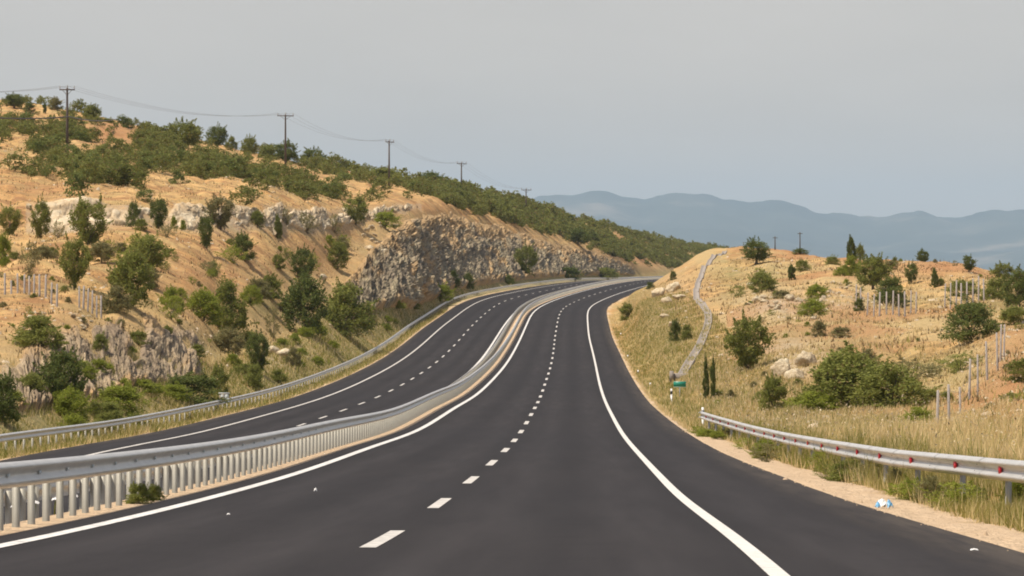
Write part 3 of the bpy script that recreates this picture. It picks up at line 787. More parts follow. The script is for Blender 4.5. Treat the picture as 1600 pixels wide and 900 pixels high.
PL = [
 # skyline on the left
 (22,164,22,30,T,'bushy tree cluster on the skyline at the far left end of the hilltop','round','dark'),
 (46,170,14,20,S,'low rounded shrub just right of the tree cluster on the hilltop end','bush','dark'),
 (70,172,16,8,S,'slim dark shrub on the hilltop left of the first power pole','column','dark'),
 (87,172,18,24,S,'greyish shrub on the hilltop touching the first power pole','bush','grey'),
 (144,190,24,28,S,'dense shrub on the ridge just right of the first power pole','bush','olive'),
 (168,192,13,30,S,'flat topped shrub on the ridge right of the dense pole side shrub','low','olive'),
 (198,197,15,24,S,'small rounded shrub on the ridge above the bare brown earth patch','bush','dark'),
 (226,205,10,30,S,'very low flat shrub on the ridge left of the big round skyline tree','low','dark'),
 (286,231,45,54,T,'largest round green tree on the left skyline','round','olive'),
 (340,230,36,32,T,'dark mushroom shaped tree on the skyline with its trunk showing','round','dark'),
 (361,234,22,18,S,'small shrub leaning against the dark mushroom shaped tree','bush','olive'),
 (390,242,32,24,T,'upright skyline tree left of the second power pole','round','olive'),
 (447,256,34,36,T,'dark tree at the foot of the second power pole','round','dark'),
 (490,256,28,38,T,'wide dark tree right of the second power pole','round','dark'),
 (600,282,22,60,S,'wide low shrub on the ridge at the third power pole','low','olive'),
 (672,292,24,44,S,'dark rounded shrub on the ridge between the third and fourth poles','bush','dark'),
 # middle of the left slope
 (15,362,46,30,T,'bushy tree below the hill scrub at the extreme left','vase','olive'),
 (64,360,62,32,T,'tall narrow tree with visible trunk in front of the pale ledge','vase','olive'),
 (91,364,28,20,S,'thin pale shrub between the tall narrow tree and the broad vase tree','sparse','grey'),
 (138,376,76,50,T,'broadest vase shaped tree in front of the pale ledge','vase','olive'),
 (209,356,38,24,S,'small dark shrub standing against the brightest part of the pale ledge','bush','dark'),
 (247,354,48,28,T,'narrow upright tree against the middle of the pale ledge','vase','dark'),
 (272,354,20,12,S,'left of two tiny bright shrubs at the foot of the pale ledge','bush','bright'),
 (286,354,16,10,S,'right of two tiny bright shrubs at the foot of the pale ledge','bush','bright'),
 (344,355,50,38,T,'wide light green tree against the right part of the pale ledge','vase','grey'),
 (323,388,50,24,T,'small very dark tree alone on the open brown slope','vase','dark'),
 (380,400,40,38,S,'round dark shrub with lighter right side on the open brown slope','bush','dark'),
 (117,443,76,42,T,'dark tree with a bent trunk above the left fence posts','vase','olive'),
 (229,420,54,62,T,'leaning tree with a crown swept to the left','round','olive'),
 (208,490,88,66,S,'tall dark shrub at the right end of the left post fence','bush','olive'),
 (182,484,44,42,S,'rounded brownish green shrub joined to the left of the tall dark one','bush','grey'),
 (46,424,52,32,S,'feathery grey green shrub behind the left fence posts','sparse','grey'),
 (4,412,46,30,S,'bright green shrub cut by the left edge of the picture above the fence','bush','bright'),
 (268,480,44,40,S,'loose green shrub between the tall dark shrub and the wide thicket','bush','bright'),
 (318,500,55,60,S,'left bright half of the wide thicket in the middle of the slope','bush','bright'),
 (355,524,88,66,S,'tall right half of the wide thicket in the middle of the slope','bush','olive'),
 (275,416,18,12,S,'tiny shrub on bare soil right of the leaning tree','sparse','olive'),
 (335,420,22,9,S,'slim seedling shrub on bare soil below the dark lone tree','column','grey'),
 (315,424,12,9,S,'tiniest grey shrub beside the slim seedling on bare soil','sparse','grey'),
 (422,462,36,40,S,'round bright topped shrub alone below the middle of the slope','bush','olive'),
 (474,446,52,34,T,'two tiered dark tree above the large roadside thicket','vase','dark'),
 (478,520,92,74,S,'darkest shrub on the left of the large roadside thicket','bush','dark'),
 (541,526,84,82,S,'broad shrub on the right of the large roadside thicket','bush','olive'),
 (602,512,26,48,S,'low light green shrub right of the large roadside thicket','low','bright'),
 (427,532,54,22,S,'thin grey shrub between the two thickets','sparse','grey'),
 (528,417,42,34,S,'shrub at the upper left corner of the big rock cut','bush','olive'),
 (556,352,46,38,T,'tree at the head of the big rock cut above the pale stones','vase','olive'),
 (523,364,30,20,S,'pale dry shrub left of the tree at the head of the rock cut','sparse','grey'),
 (402,357,26,24,S,'rounded shrub at the right end of the pale ledge','bush','olive'),
 (434,362,34,16,S,'dark slim shrub right of the rounded shrub on the ledge','column','olive'),
 (448,356,26,16,S,'light slim shrub touching the dark slim shrub on the ledge','sparse','grey'),
 (480,362,32,34,S,'grey brown shrub among stones at the end of the ledge','sparse','grey'),
 # roadside on the left
 (4,660,78,56,S,'dark shrub cut by the left edge of the picture behind the guardrail','bush','dark'),
 (98,640,90,70,T,'dense dark tree in front of the low brown rock cut','round','dark'),
 (110,660,54,62,S,'bright yellow green shrub at the foot of the dense dark tree','bush','bright'),
 (186,644,44,80,S,'low spreading bright shrub in the weeds behind the left guardrail','low','bright'),
 (300,632,50,104,S,'wide dark shrub next to the grey cabinet behind the left guardrail','low','dark'),
 (342,618,46,36,S,'olive shrub rising behind the grey cabinet','bush','olive'),
 (404,584,64,34,T,'tall almost black tree between the guardrail and the pale rock','vase','dark'),
 (397,608,40,30,S,'shrub at the foot of the almost black tree','bush','olive'),
 (458,574,32,24,S,'small grey green shrub beside the pale rock near the guardrail','bush','grey'),
 (688,470,26,46,S,'bright low shrub at the foot of the rock cut','low','bright'),
 (708,450,28,20,S,'left of two small dark shrubs at the foot of the rock cut','bush','dark'),
 (731,452,26,20,S,'right of two small dark shrubs at the foot of the rock cut','bush','dark'),
 (822,432,48,30,T,'light green tree growing against the face of the rock cut','vase','olive'),
 (795,445,16,18,S,'small dark shrub by the guardrail left of the tree on the rock face','bush','dark'),
 (889,437,20,40,S,'dark rounded shrub by the guardrail where the road bends away','low','dark'),
 (940,435,18,54,S,'low wide shrub at the far foot of the rock cut','low','olive'),
 (903,382,24,42,S,'dark green shrub on top of the far rock cut','bush','dark'),
 (928,381,20,20,S,'round shrub beside the dark one on top of the far rock cut','bush','dark'),
 # right slope
 (1182,410,38,40,T,'round dark tree on the crest at the top of the drainage channel','round','dark'),
 (1190,450,38,42,S,'loose dark shrub on the slope right of the drainage channel','bush','olive'),
 (1237,434,24,15,S,'small upright shrub alone in the dry grass on the right crest','column','dark'),
 (1330,412,42,18,S,'tall pointed evergreen on the right skyline','column','dark'),
 (1344,411,28,16,S,'shorter shrub touching the tall pointed evergreen','bush','olive'),
 (1364,446,54,52,T,'biggest tree on the right crest','round','olive'),
 (1330,432,34,26,S,'bright green shrub at the left foot of the biggest crest tree','bush','bright'),
 (1392,472,46,52,S,'dark thicket behind the middle fence posts on the right','bush','dark'),
 (1424,444,32,20,T,'small dark tree on the red earth right of the biggest crest tree','vase','dark'),
 (1460,450,28,14,S,'thin dark shrub on the red earth of the right crest','column','dark'),
 (1442,408,22,18,T,'small round tree silhouetted against the mountains','round','dark'),
 (1492,414,14,10,S,'tiny grey shrub on the skyline of the red earth','sparse','grey'),
 (1514,422,24,20,T,'small tree with a ragged crown above the hedge on the right','vase','dark'),
 (1566,436,30,32,T,'spiky light green tree at the right end of the red earth','vase','olive'),
 (1505,454,28,64,S,'long hedge like shrub behind the upper fence posts','low','olive'),
 (1556,470,44,46,S,'shrub between the hedge and the right edge of the picture','bush','olive'),
 (1592,474,62,48,S,'tall shrub cut by the right edge of the picture','bush','dark'),
 (1520,530,66,96,S,'large dark olive shrub at the bend of the post fence','low','dark'),
 (1270,490,30,44,S,'low green shrub among the scattered pale boulders','low','bright'),
 (1342,488,20,18,S,'small dark shrub left of the middle fence posts','bush','dark'),
 (1168,578,82,60,S,'upright loose shrub standing alone in the middle of the right slope','vase','olive'),
 (1103,624,64,11,S,'left of two dark cypress like shrubs by the roadside','column','dark'),
 (1114,624,64,11,S,'right of two dark cypress like shrubs by the roadside','column','dark'),
 (1210,642,54,48,S,'round shrub left of the largest green bush','bush','olive'),
 (1325,636,96,125,S,'largest green bush on the right slope, left half','bush','olive'),
 (1390,648,84,120,S,'largest green bush on the right slope, right half','low','olive'),
 (1436,660,36,56,S,'small olive shrub at the right foot of the largest green bush','low','bright'),
 (1270,640,36,80,S,'yellow green low shrub under the left side of the largest green bush','low','bright'),
 (980,500,26,28,S,'small shrub in the grass at the inside of the right bend','bush','olive'),
 (1055,534,34,20,S,'left dark shrub in the green patch below the drainage channel bend','bush','dark'),
 (1073,532,26,20,S,'right dark shrub in the green patch below the drainage channel bend','bush','olive'),
 (1016,452,12,14,S,'tiny dark shrub at the road edge near the far bend','bush','dark'),
 (1052,440,14,12,S,'tiny shrub at the foot of the grassy crest','bush','dark'),
 (1420,592,34,90,S,'faded olive shrub behind the largest green bush','sparse','grey'),
 (1500,578,34,70,S,'faded green shrub beside the line of slanting fence posts','sparse','olive'),
 (1300,412,16,26,S,'flat green shrub on the right crest left of the pointed evergreen','low','olive'),
 (1250,392,10,26,S,'very low dark shrub on the crest by the far thin pole','low','dark'),
 (1222,470,14,30,S,'low grey green shrub above the scattered pale boulders','low','grey'),
 (1315,520,18,36,S,'faint olive shrub on the dry grass left of the fence','low','grey'),
]
SMALL_DMIN = {'left dark shrub in': 100}
for (u, v, hp, wp, (nm, ct), lb, kd, co) in PL:
    dm = 60. if u < 600 or u > 1150 else (420. if u < 960 else 150.)
    at(u, v, hp, wp, nm, lb, ct, kd, co, dmin=dm, lean=(-.28 if 'leaning' in lb else 0))

# ------------------------------------------------------------------ hillside scrub: the largest as single bushes, the rest one mass
rng = np.random.default_rng(5)
def scrub_points(n, u0, u1, ka, kb, dens):
    u = rng.uniform(u0, u1, n); D, _ = keys(TL, TL_U, u)
    t = rng.random(n)
    d = np.sqrt(D[ka] ** 2 + t * (D[kb] ** 2 - D[ka] ** 2))
    x = (u - U0) / F * d; z = ground(x, d)
    v = HV - F * z / d
    keep = rng.random(n) < dens(u, v, x, d)
    return x[keep], d[keep], z[keep], u[keep], v[keep]
def dens(u, v, x, d):
    k = .07 + .66 * sstep(.41, .57, fbm(x * .06, d * .03, 61, 3))
    for (a, b, ra, rb) in ((178,206,40,21),(30,282,50,16),(112,242,26,12),(62,186,82,21),(375,240,60,9),(330,312,30,6),(900,392,60,8),(960,380,50,7),(1060,402,22,4)):
        k = k * (1 - .93 * np.exp(-(((u - a) / ra) ** 2 + ((v - b) / rb) ** 2) ** 2))
    k = k * np.where(u > 930, 1.9, np.interp(u, [200, 330, 700], [1.05, 1.45, 1.4]))
    lowedge = np.interp(u, [-50, 0, 50, 100, 150, 250, 300, 400, 450, 480, 520, 570, 620, 700, 740, 800, 860, 930, 1000, 1060, 1140],
                        [262, 268, 284, 290, 300, 304, 312, 312, 322, 324, 314, 306, 316, 320, 339, 352, 371, 388, 412, 420, 425])
    return np.where(v > lowedge, .02, k)
x1, y1, z1, u1, v1 = scrub_points(1900, -40, 720, 7, 11, dens)
x2, y2, z2, u2, v2 = scrub_points(3000, 690, 1180, 6, 11, dens)
x3, y3, z3, u3, v3 = scrub_points(1500, 915, 1135, 4, 9, lambda u, v, x, d: (v < 428) * sstep(905, 950, u) * (.06 + .85 * sstep(.42, .56, fbm(x * .045, d * .02, 67, 3))))
sx, sy, sz_, su, sv = (np.concatenate(q) for q in ((x1, x2, x3), (y1, y2, y3), (z1, z2, z3), (u1, u2, u3), (v1, v2, v3)))
sw = rng.uniform(1.8, 4.1, len(sx)) * np.where(rng.random(len(sx)) < .2, .6, 1.0)
order = np.argsort(-(sw / sy))
NI = 250
SP = []
for v in range(8):
    r8 = np.random.default_rng(300 + v)
    cl, rad = crown_clumps('bush' if v % 3 else 'round', r8, 26)
    cl[:, 2] = cl[:, 2] * .92
    V, Q = leaves(cl, rad * 1.35, 26, .085, r8)
    SP.append((V, Q, mesh('scrub_bush', V, Q, m_leaf['scrub' if v % 4 else 'dark'])))
zones = [(105, 'left of the first power pole'), (275, 'just right of the first power pole'), (445, 'left of the second power pole'), (608, 'between the second and third power poles'),
         (722, 'between the third and fourth power poles'), (930, 'right of the fourth power pole'), (2000, 'on the far slope behind the bend')]
D8, _ = keys(TL, TL_U, su)
tier = np.where(sy < D8[8] + .22 * (D8[11] - D8[8]), 0, np.where(sy < D8[8] + .62 * (D8[11] - D8[8]), 1, 2))
for i in order[:NI]:
    vv = rnd.randrange(8)
    o = obj('scrub_bush', SP[vv][2])
    o.location = (sx[i], sy[i], sz_[i] - .1); o.rotation_euler = (0, 0, rnd.uniform(0, 6.28))
    h = sw[i] * rnd.uniform(.62, .95); o.scale = (sw[i], sw[i], h)
    zl = next(l for e, l in zones if su[i] < e)
    wd = ('olive' if vv % 4 else 'dark') + ' green scrub bush ' + ('low in', 'midway up', 'high in')[tier[i]] + ' the belt '
    tag(o, wd + zl, 'bush', (wd + zl).replace('bush', 'bushes'))
Vs, Qs, n0 = [], [], 0
for i in order[NI:]:
    V, Q, _ = SP[rnd.randrange(8)]
    nl = 330 if sy[i] < 650 else 170
    sel = rng.choice(len(Q), nl, replace=False)
    a = rnd.uniform(0, 6.28); h = sw[i] * rnd.uniform(.62, .95)
    W = V.reshape(-1, 4, 3)[sel]; ctr = W.mean(1, keepdims=True)
    W = (ctr + (W - ctr) * (1.35 if nl > 200 else 1.9)).reshape(-1, 3)
    x = (W[:, 0] * math.cos(a) - W[:, 1] * math.sin(a)) * sw[i] + sx[i]; y = (W[:, 0] * math.sin(a) + W[:, 1] * math.cos(a)) * sw[i] + sy[i]
    Vs.append(np.stack([x, y, W[:, 2] * h + sz_[i] - .1], -1)); Qs.append(np.arange(nl * 4).reshape(-1, 4) + n0); n0 += nl * 4
o = obj('scrub', mesh('scrub', np.concatenate(Vs), np.concatenate(Qs), m_leaf['scrub']))
tag(o, 'mass of olive green scrub covering the hillside', 'scrub', None, 'stuff')

# ------------------------------------------------------------------ guardrails
WBEAM = [(0,-.155),(.02,-.152),(.085,-.112),(.095,-.092),(.085,-.070),(.018,-.024),(.012,0),(.018,.024),(.085,.070),(.095,.092),(.085,.112),(.02,.152),(0,.155),(-.004,.152),(.016,.146),(.079,.108),(.088,.092),(.079,.074),(.012,.028),(.006,0),(.012,-.028),(.079,-.074),(.088,-.092),(.079,-.108),(.016,-.146),(-.004,-.152)]
CPOST = [(-.05,-.03),(.05,-.03),(.05,.03),(.035,.03),(.035,-.018),(-.035,-.018),(-.035,.03),(-.05,.03)]
def post_mesh(name, hgt, m, sx_=1.0, sy_=1.0):
    mb = MB(); p = np.array(CPOST) * [sx_, sy_]; k = len(p)
    V = np.concatenate([np.c_[p, np.full(k, -.35)], np.c_[p, np.full(k, hgt)]])
    Q = [[i, (i + 1) % k, k + (i + 1) % k, k + i] for i in range(k)] + [[k+1, k+2, k+3, k+4], [k+0, k+1, k+4, k+5], [k+0, k+5, k+6, k+7]]
    mb.add(V, Q)
    return mb.mesh(name, m)
def sampled(which, off, y0, y1, step, offf=None):
    """points at even spacing along an offset line"""
    y = np.arange(y0, y1, .25); P = lay(which, offf(y) if offf else np.full_like(y, off), y)
    s = np.concatenate([[0], np.cumsum(np.linalg.norm(np.diff(P, axis=0), axis=1))])
    t = np.arange(0, s[-1], step)
    return np.stack([np.interp(t, s, P[:, k]) for k in range(3)], -1)
def side(P, sgn):
    t = np.gradient(P[:, :2], axis=0); t /= np.linalg.norm(t, axis=1)[:, None]
    return np.stack([t[:, 1] * sgn, -t[:, 0] * sgn, np.zeros(len(P))], -1)
def guardrail(name, label, P, Zb, face, hc, step, post_h, pm, first=0, zpost=None, off_post=.09):
    """P path at beam step spacing; Zb ground height; face +1 = beam faces right of travel, -1 left"""
    root = empty(name, (P[0, 0], P[0, 1], Zb[0])); org = np.array([P[0, 0], P[0, 1], Zb[0]])
    B = P.copy(); B[:, 2] = Zb + hc; N = side(P, face)
    mb = MB(); mb.sweep(WBEAM, B - org, N); obj('beam', mb.mesh('beam', m_steel, False), root)
    tag(root, label, 'guardrail')
    return root, org, B, N
def add_posts(root, org, P, Zb, face, pm, maxn=100, rest='post_row'):
    N = side(P, face); Q = P - N * .075
    ang = np.arctan2(N[:, 1], N[:, 0]) + math.pi / 2
    d = np.hypot(P[:, 0], P[:, 1]); idx = np.argsort(d)
    for i in idx[:maxn]:
        o = obj('post', pm, root); o.location = (Q[i, 0] - org[0], Q[i, 1] - org[1], Zb[i] - org[2]); o.rotation_euler = (0, 0, ang[i])
    r = idx[maxn:]
    if len(r):
        n = len(pm.vertices); co = np.zeros(n * 3, np.float32); pm.vertices.foreach_get('co', co); co = co.reshape(-1, 3)
        mb = MB(); qs = [list(p.vertices) for p in pm.polygons]
        for i in r:
            c, s = math.cos(ang[i]), math.sin(ang[i])
            V = np.stack([co[:, 0] * c - co[:, 1] * s, co[:, 0] * s + co[:, 1] * c, co[:, 2]], -1) + (Q[i, 0] - org[0], Q[i, 1] - org[1], Zb[i] - org[2])
            mb.add(V, qs)
        o = mb.build(rest, pm.materials[0], root); o['kind'] = 'stuff'
# median: two beams back to back on close set posts
pm_med = post_mesh('post', .72, m_post, .62, 1.45)
def zmed(P): return ground(P[:, 0], P[:, 1], False) + .0
Pn = sampled('r', -4.72, 16, 900, 1.0); Zn = zmed(Pn)
r, org, B, N = guardrail('median_guardrail', 'median guardrail row facing the near carriageway, on close set posts', Pn, Zn, 1, .655, 1, .76, pm_med)
add_posts(r, org, Pn, Zn, 1, pm_med)
for i in range(0, 60, 2):
    mb = MB(); a = math.atan2(N[i, 1], N[i, 0]); c, s = math.cos(a), math.sin(a)
    mb.box((0, 0, 0), (.02, .10, .035), [[c, -s, 0], [s, c, 0], [0, 0, 1]])
    o = mb.build('bolt_plate', m_refl, r); o.location = B[i] - org + N[i] * .036
Pf = sampled('r', -5.85, 16.5, 900, 1.0); Zf = zmed(Pf)
r, org, B, N = guardrail('median_guardrail', 'median guardrail row facing the far carriageway, behind the near row', Pf, Zf, -1, .655, 1, .76, pm_med)
add_posts(r, org, Pf, Zf, -1, pm_med)
def splices(r, org, B, N, idx, half):
    for i in idx:
        j = slice(max(i - half, 0), i + half + 1)
        mb = MB(); c0 = B[i] - org; pr = np.array(WBEAM) * [1.0, 1.012] + [.006, 0]
        mb.sweep(pr, B[j] - org - c0, N[j])
        o = mb.build('beam_splice', m_steel, r); o.location = c0
        mb = MB(); a = math.atan2(N[i, 1], N[i, 0]); c, s = math.cos(a), math.sin(a); M = [[c, -s, 0], [s, c, 0], [0, 0, 1]]
        t = np.array([-N[i, 1], N[i, 0], 0])
        for q in (-.1, .1):
            for zq in (-.06, .06): mb.tube([N[i] * .03 + t * q + (0, 0, zq), N[i] * .068 + t * q + (0, 0, zq)], .016, 6)
        mb.build('splice_bolts', m_wire, o)
# outer rail of the far carriageway
Pl = sampled('l', -7.45, 62, 1100, 2.0)
Zl = np.interp(Pl[:, 1], YT, TB['zl'] + TB['cl'] * EDGE_L) - .06
pm_l = post_mesh('post', .70, m_post, .62, 1.4)
r, org, B, N = guardrail('roadside_guardrail', 'long guardrail along the outer edge of the far carriageway below the rock cuts', Pl, Zl, 1, .58, 2, .7, pm_l)
add_posts(r, org, Pl, Zl, 1, pm_l)
# near right rail with red reflectors
offr = lambda y: np.interp(y, [10, 20, 39, 45, 51, 62, 84, 100, 112, 118], [8.5, 8.4, 8.2, 8.05, 7.7, 7.6, 7.6, 7.42, 7.2, 7.1])
Pr = sampled('r', 0, 12, 116.5, .5, offr)
Zr_ = np.interp(Pr[:, 1], YT, TB['zr'] + TB['cr'] * EDGE_R) - .05
r, org, B, N = guardrail('roadside_guardrail', 'short guardrail with red reflectors on the right verge', Pr, Zr_, -1, .60, .5, .7, pm_l)
k = slice(3, None, 8)
add_posts(r, org, Pr[k], Zr_[k], -1, pm_l)
for i in range(3, len(Pr), 8):
    mb = MB(); a = math.atan2(N[i, 1], N[i, 0]); c, s = math.cos(a), math.sin(a)
    M = [[c, -s, 0], [s, c, 0], [0, 0, 1]]
    mb.box((0, 0, 0), (.03, .14, .105), M); mb.box(np.array(N[i]) * -.02, (.02, .05, .03), M)
    o = mb.build('red_reflector', m_red, r); o.location = B[i] - org + N[i] * .048
splices(r, org, B, N, range(7, len(B) - 3, 8), 1)
mb = MB(); e = B[-1] - org; mb.sweep(np.array(WBEAM) * [1.5, 1.04], np.array([e, e + (B[-1] - B[-2]) * .7]), N[-2:])
mb.build('end_piece', m_steel, r)

# ------------------------------------------------------------------ delineator posts, sign, cabinet
def delineator(p, label, group=None, h=.95):
    r = empty('delineator_post', p)
    mb = MB(); V = []
    for z, k in ((-.2, 1), (h - .30, 1.0)): V += [(-.05*k, -.025, z), (.05*k, -.025, z), (.045*k, .03, z), (-.045*k, .03, z)]
    mb.add(V, [[0,1,5,4],[1,2,6,5],[2,3,7,6],[3,0,4,7],[4,5,6,7]]); mb.build('shaft', m_white, r)
    mb = MB(); mb.box((0, 0, h - .22), (.125, .065, .16)); mb.build('black_band', m_black, r)
    mb = MB(); V = [(-.055,-.025,h-.14),(.055,-.025,h-.14),(.05,.03,h-.14),(-.05,.03,h-.14),(-.05,-.02,h),(.05,-.02,h),(.045,.028,h-.05),(-.045,.028,h-.05)]
    mb.add(V, [[0,1,5,4],[1,2,6,5],[2,3,7,6],[3,0,4,7],[4,5,6,7]]); mb.build('cap', m_white, r)
    return tag(r, label, 'delineator post', group)
for (u, v, lb) in ((1098,664,'white delineator post with black band at the end of the right guardrail'),(1049,632,'white delineator post beside the small green sign'),
                   (1016,604,'white topped delineator post in the grass before the small green sign'),(997,584,'white topped delineator post halfway round the right bend'),
                   (981,560,'white topped delineator post below the small bend shrub'),(970,524,'white topped delineator post furthest round the right bend')):
    p = ahead(u, v, 60.)
    delineator((p[0], p[1], p[2] - (.1 if u > 1040 else .66)), lb)
p = ahead(1062, 622, 100.)
r = empty('small_sign', p); mb = MB(); mb.tube([[0, 0, -.3], [0, 0, .75]], .03, 8); mb.build('post', m_steel, r)
mb = MB(); mb.box((0, -.045, .82), (.74, .02, .34)); mb.build('panel', m_green, r)
mb = MB(); mb.box((0, -.058, .985), (.74, .006, .012)); mb.box((0, -.058, .655), (.74, .006, .012)); mb.build('border', m_white, r)
tag(r, 'small blank looking green sign low in the grass on the right', 'sign')
p = ahead(350, 628, 100.)
r = empty('roadside_cabinet', p, .3); r.scale = (.72, .72, .8); mb = MB(); mb.box((0, 0, .35), (.85, .4, .75)); mb.build('body', m_conc, r)
mb = MB(); mb.box((0, 0, .76), (.95, .5, .07)); mb.build('lid', m_refl, r)
mb = MB(); mb.box((-.2, -.21, .38), (.36, .02, .56)); mb.box((.2, -.21, .38), (.36, .02, .56)); mb.build('door', m_refl, r)
tag(r, 'small grey cabinet behind the left guardrail beside a dark shrub', 'cabinet')

# ------------------------------------------------------------------ fences of concrete posts
def fence(name, label, pix, hpix, dm, wire=True):
    pts = [ahead(u, v, dm) for u, v in pix]
    root = empty(name, pts[0]); org = pts[0]; tops = []
    for k, p in enumerate(pts):
        h = hpix * p[1] / F * rnd.uniform(.95, 1.05)
        tl = rnd.uniform(-.04, .04)
        mb = MB(); wd = .05 if hpix > 50 else .062
        V = [(-wd,-wd,-.4),(wd,-wd,-.4),(wd,wd,-.4),(-wd,wd,-.4),(-wd*.8+tl*h,-wd*.8,h),(wd*.8+tl*h,-wd*.8,h),(wd*.8+tl*h,wd*.8,h+.03),(-wd*.8+tl*h,wd*.8,h+.03)]
        mb.add(V, [[0,1,5,4],[1,2,6,5],[2,3,7,6],[3,0,4,7],[4,5,6,7]])
        o = mb.build('post', m_fpost, root); o.location = p - org; o.rotation_euler = (0, 0, rnd.uniform(-.2, .2))
        tops.append((p - org, h))
    mb = MB()
    for f in (.25, .55, .85):
        mb.tube([t + np.array([0, 0, h * f]) for t, h in tops], .007, 3, False)
    mb.build('wire', m_wire, root)
    return tag(root, label, 'fence')
fence('post_fence', 'slanting row of tall concrete fence posts climbing the right slope', [(1464,664),(1483,657),(1501,650),(1514,630),(1528,612),(1543,593),(1559,578),(1563,560),(1568,548)], 60, 100)
fence('post_fence', 'middle row of pale fence posts in front of the dark thicket on the right', [(1338,486),(1345,488),(1355,491),(1365,493),(1374,495),(1385,495),(1395,495),(1405,494),(1414,493),(1423,491),(1431,489)], 37, 120)
fence('post_fence', 'upper row of pale fence posts below the hedge on the right', [(1476,481),(1485,481),(1494,480),(1502,480),(1511,479),(1520,478),(1529,475),(1538,472),(1547,470)], 40, 120)
fence('post_fence', 'row of pale fence posts at the far left on the brown slope', [(-12,446),(-2,447),(8,450),(18,452),(28,454),(38,456),(46,458),(53,460),(62,463),(71,465),(80,467),(89,469)], 35, 150)
fence('post_fence', 'short row of pale fence posts left of the tall dark shrub', [(124,473),(130,474),(137,476),(144,477),(151,479),(158,480)], 34, 150)

# ------------------------------------------------------------------ power line
poles = [(105,243,106,24,.1),(446,262,80,26,.15),(608,291,74,20,.9),(721,305,52,18,.6),(822,334,40,18,.5)]
PT = []
names = ['tallest wooden power pole at the left on the hillside', 'second power pole from the left with a wide crossarm on the skyline', 'third power pole from the left behind the ridge scrub',
         'fourth power pole from the left above the rock cut', 'fifth and faintest power pole on the ridge']
for (u, v, hp, ap, rz), lb in zip(poles, names):
    p = ahead(u, v, 200.); h = hp * p[1] / F; aw = max(1.6, ap * p[1] / F)
    r = empty('utility_pole', p, rz)
    mb = MB(); mb.tube([[0, 0, -.5], [0, 0, h * .5], [0, 0, h + .1]], [.20, .17, .13], 8); mb.build('shaft', m_wood, r, True)
    mb = MB(); mb.box((0, -.16, h - .15), (aw, .12, .16)); mb.tube([[-aw * .3, -.14, h - .2], [0, -.14, h - .9]], .03, 4); mb.tube([[aw * .3, -.14, h - .2], [0, -.14, h - .9]], .03, 4)
    ca = mb.build('crossarm', m_wood, r)
    for dx in (-.46, 0.02, .46):
        mb = MB(); zz = h - .07 + (.12 if abs(dx) < .1 else 0)
        mb.tube([[dx * aw, -.16, zz], [dx * aw, -.16, zz + .16], [dx * aw, -.16, zz + .3], [dx * aw, -.16, zz + .42]], [.03, .07, .05, .03], 6); mb.build('insulator', m_conc, ca)
    tag(r, lb, 'power pole')
    c, s = math.cos(rz), math.sin(rz)
    PT.append([p + np.array([dx * aw * c + .16 * s, dx * aw * s - .16 * c, h + .35]) for dx in (-.46, 0.02, .46)])
# beyond the frame on the left the line goes on to a pole of its own
p = ahead(-330, 215, 200.); PT.insert(0, [p + np.array([dx, 0, 9.5]) for dx in (-1, 0, 1)])
wn = ['wires reaching the first power pole from beyond the left edge', 'wires hanging between the first and second power poles', 'wires hanging between the second and third power poles',
      'wires hanging between the third and fourth power poles', 'wires hanging between the fourth and fifth power poles']
for a, b_, lb in zip(PT[:-1], PT[1:], wn):
    mb = MB()
    for k in range(3):
        t = np.linspace(0, 1, 24)[:, None]; q = a[k] * (1 - t) + b_[k] * t
        q[:, 2] -= 4 * 1.9 * (t * (1 - t))[:, 0]
        mb.tube(q, .011, 4, False)
    tag(mb.build('overhead_wire', m_wire), lb, 'power line')
p1 = ahead(105, 243, 200.); pa = p1 + np.array([.25, -.2, 62 * p1[1] / F]); p0 = np.array([(-200 - U0) / F * 330, 330., -(155 - HV) / F * 330]); p2 = ahead(190, 192, 300.) + np.array([0, 0, .9])
mb = MB()
for A, B2, sag in ((p0, pa, 1.0), (pa, p2, .6)):
    t = np.linspace(0, 1, 20)[:, None]; q = A * (1 - t) + B2 * t; q[:, 2] -= 4 * sag * (t * (1 - t))[:, 0]
    mb.tube(q, .085, 5, False)
tag(mb.build('overhead_cable', m_wire), 'thick dark cable crossing the hillside at mid height of the first pole', 'cable')
for (u, v, hp, lb) in ((1250,392,34,'thin far pole on the right crest, taller of two'), (1211,388,22,'thin far pole on the right crest, shorter of two')):
    p = ahead(u, v, 200.); h = hp * p[1] / F
    r = empty('utility_pole', p)
    mb = MB(); mb.tube([[0, 0, -.5], [0, 0, h]], [.10, .07], 6); mb.build('shaft', m_wood, r)
    mb = MB(); mb.box((0, -.1, h - .2), (.7, .08, .08)); mb.build('crossarm', m_wood, r)
    tag(r, lb, 'power pole')

# ------------------------------------------------------------------ concrete drainage channel winding up the right slope
cp = [(1064,590),(1072,577),(1085,556),(1094,540),(1103,520),(1109,500),(1104,486),(1095,478),(1088,468),(1087,456),(1090,443),(1095,430),(1100,419),(1108,409),(1117,401),(1126,394),(1134,389)]
cw = [24,21,18,15,13,11,10,10,9,8,8,7,7,7,7,7,7]
C3 = np.array([ahead(u, v, 110.) for u, v in cp]); hw = np.array([w_ * p[1] / F / 2 for w_, p in zip(cw, C3)])
ti = np.linspace(0, len(cp) - 1, 160)
k = np.exp(-.5 * (np.arange(-12, 13) / 5.) ** 2); k /= k.sum()
sm = lambda a: np.convolve(np.pad(a, 12, mode='edge'), k, mode='valid')
cx, cy, ch = (sm(np.interp(ti, range(len(cp)), q)) for q in (C3[:, 0], C3[:, 1], hw))
sec = [(-1.1,-.3),(-1.1,.19),(-.9,.19),(-.7,.08),(.7,.08),(.9,.19),(1.1,.19),(1.1,-.3)]
rows_ = []
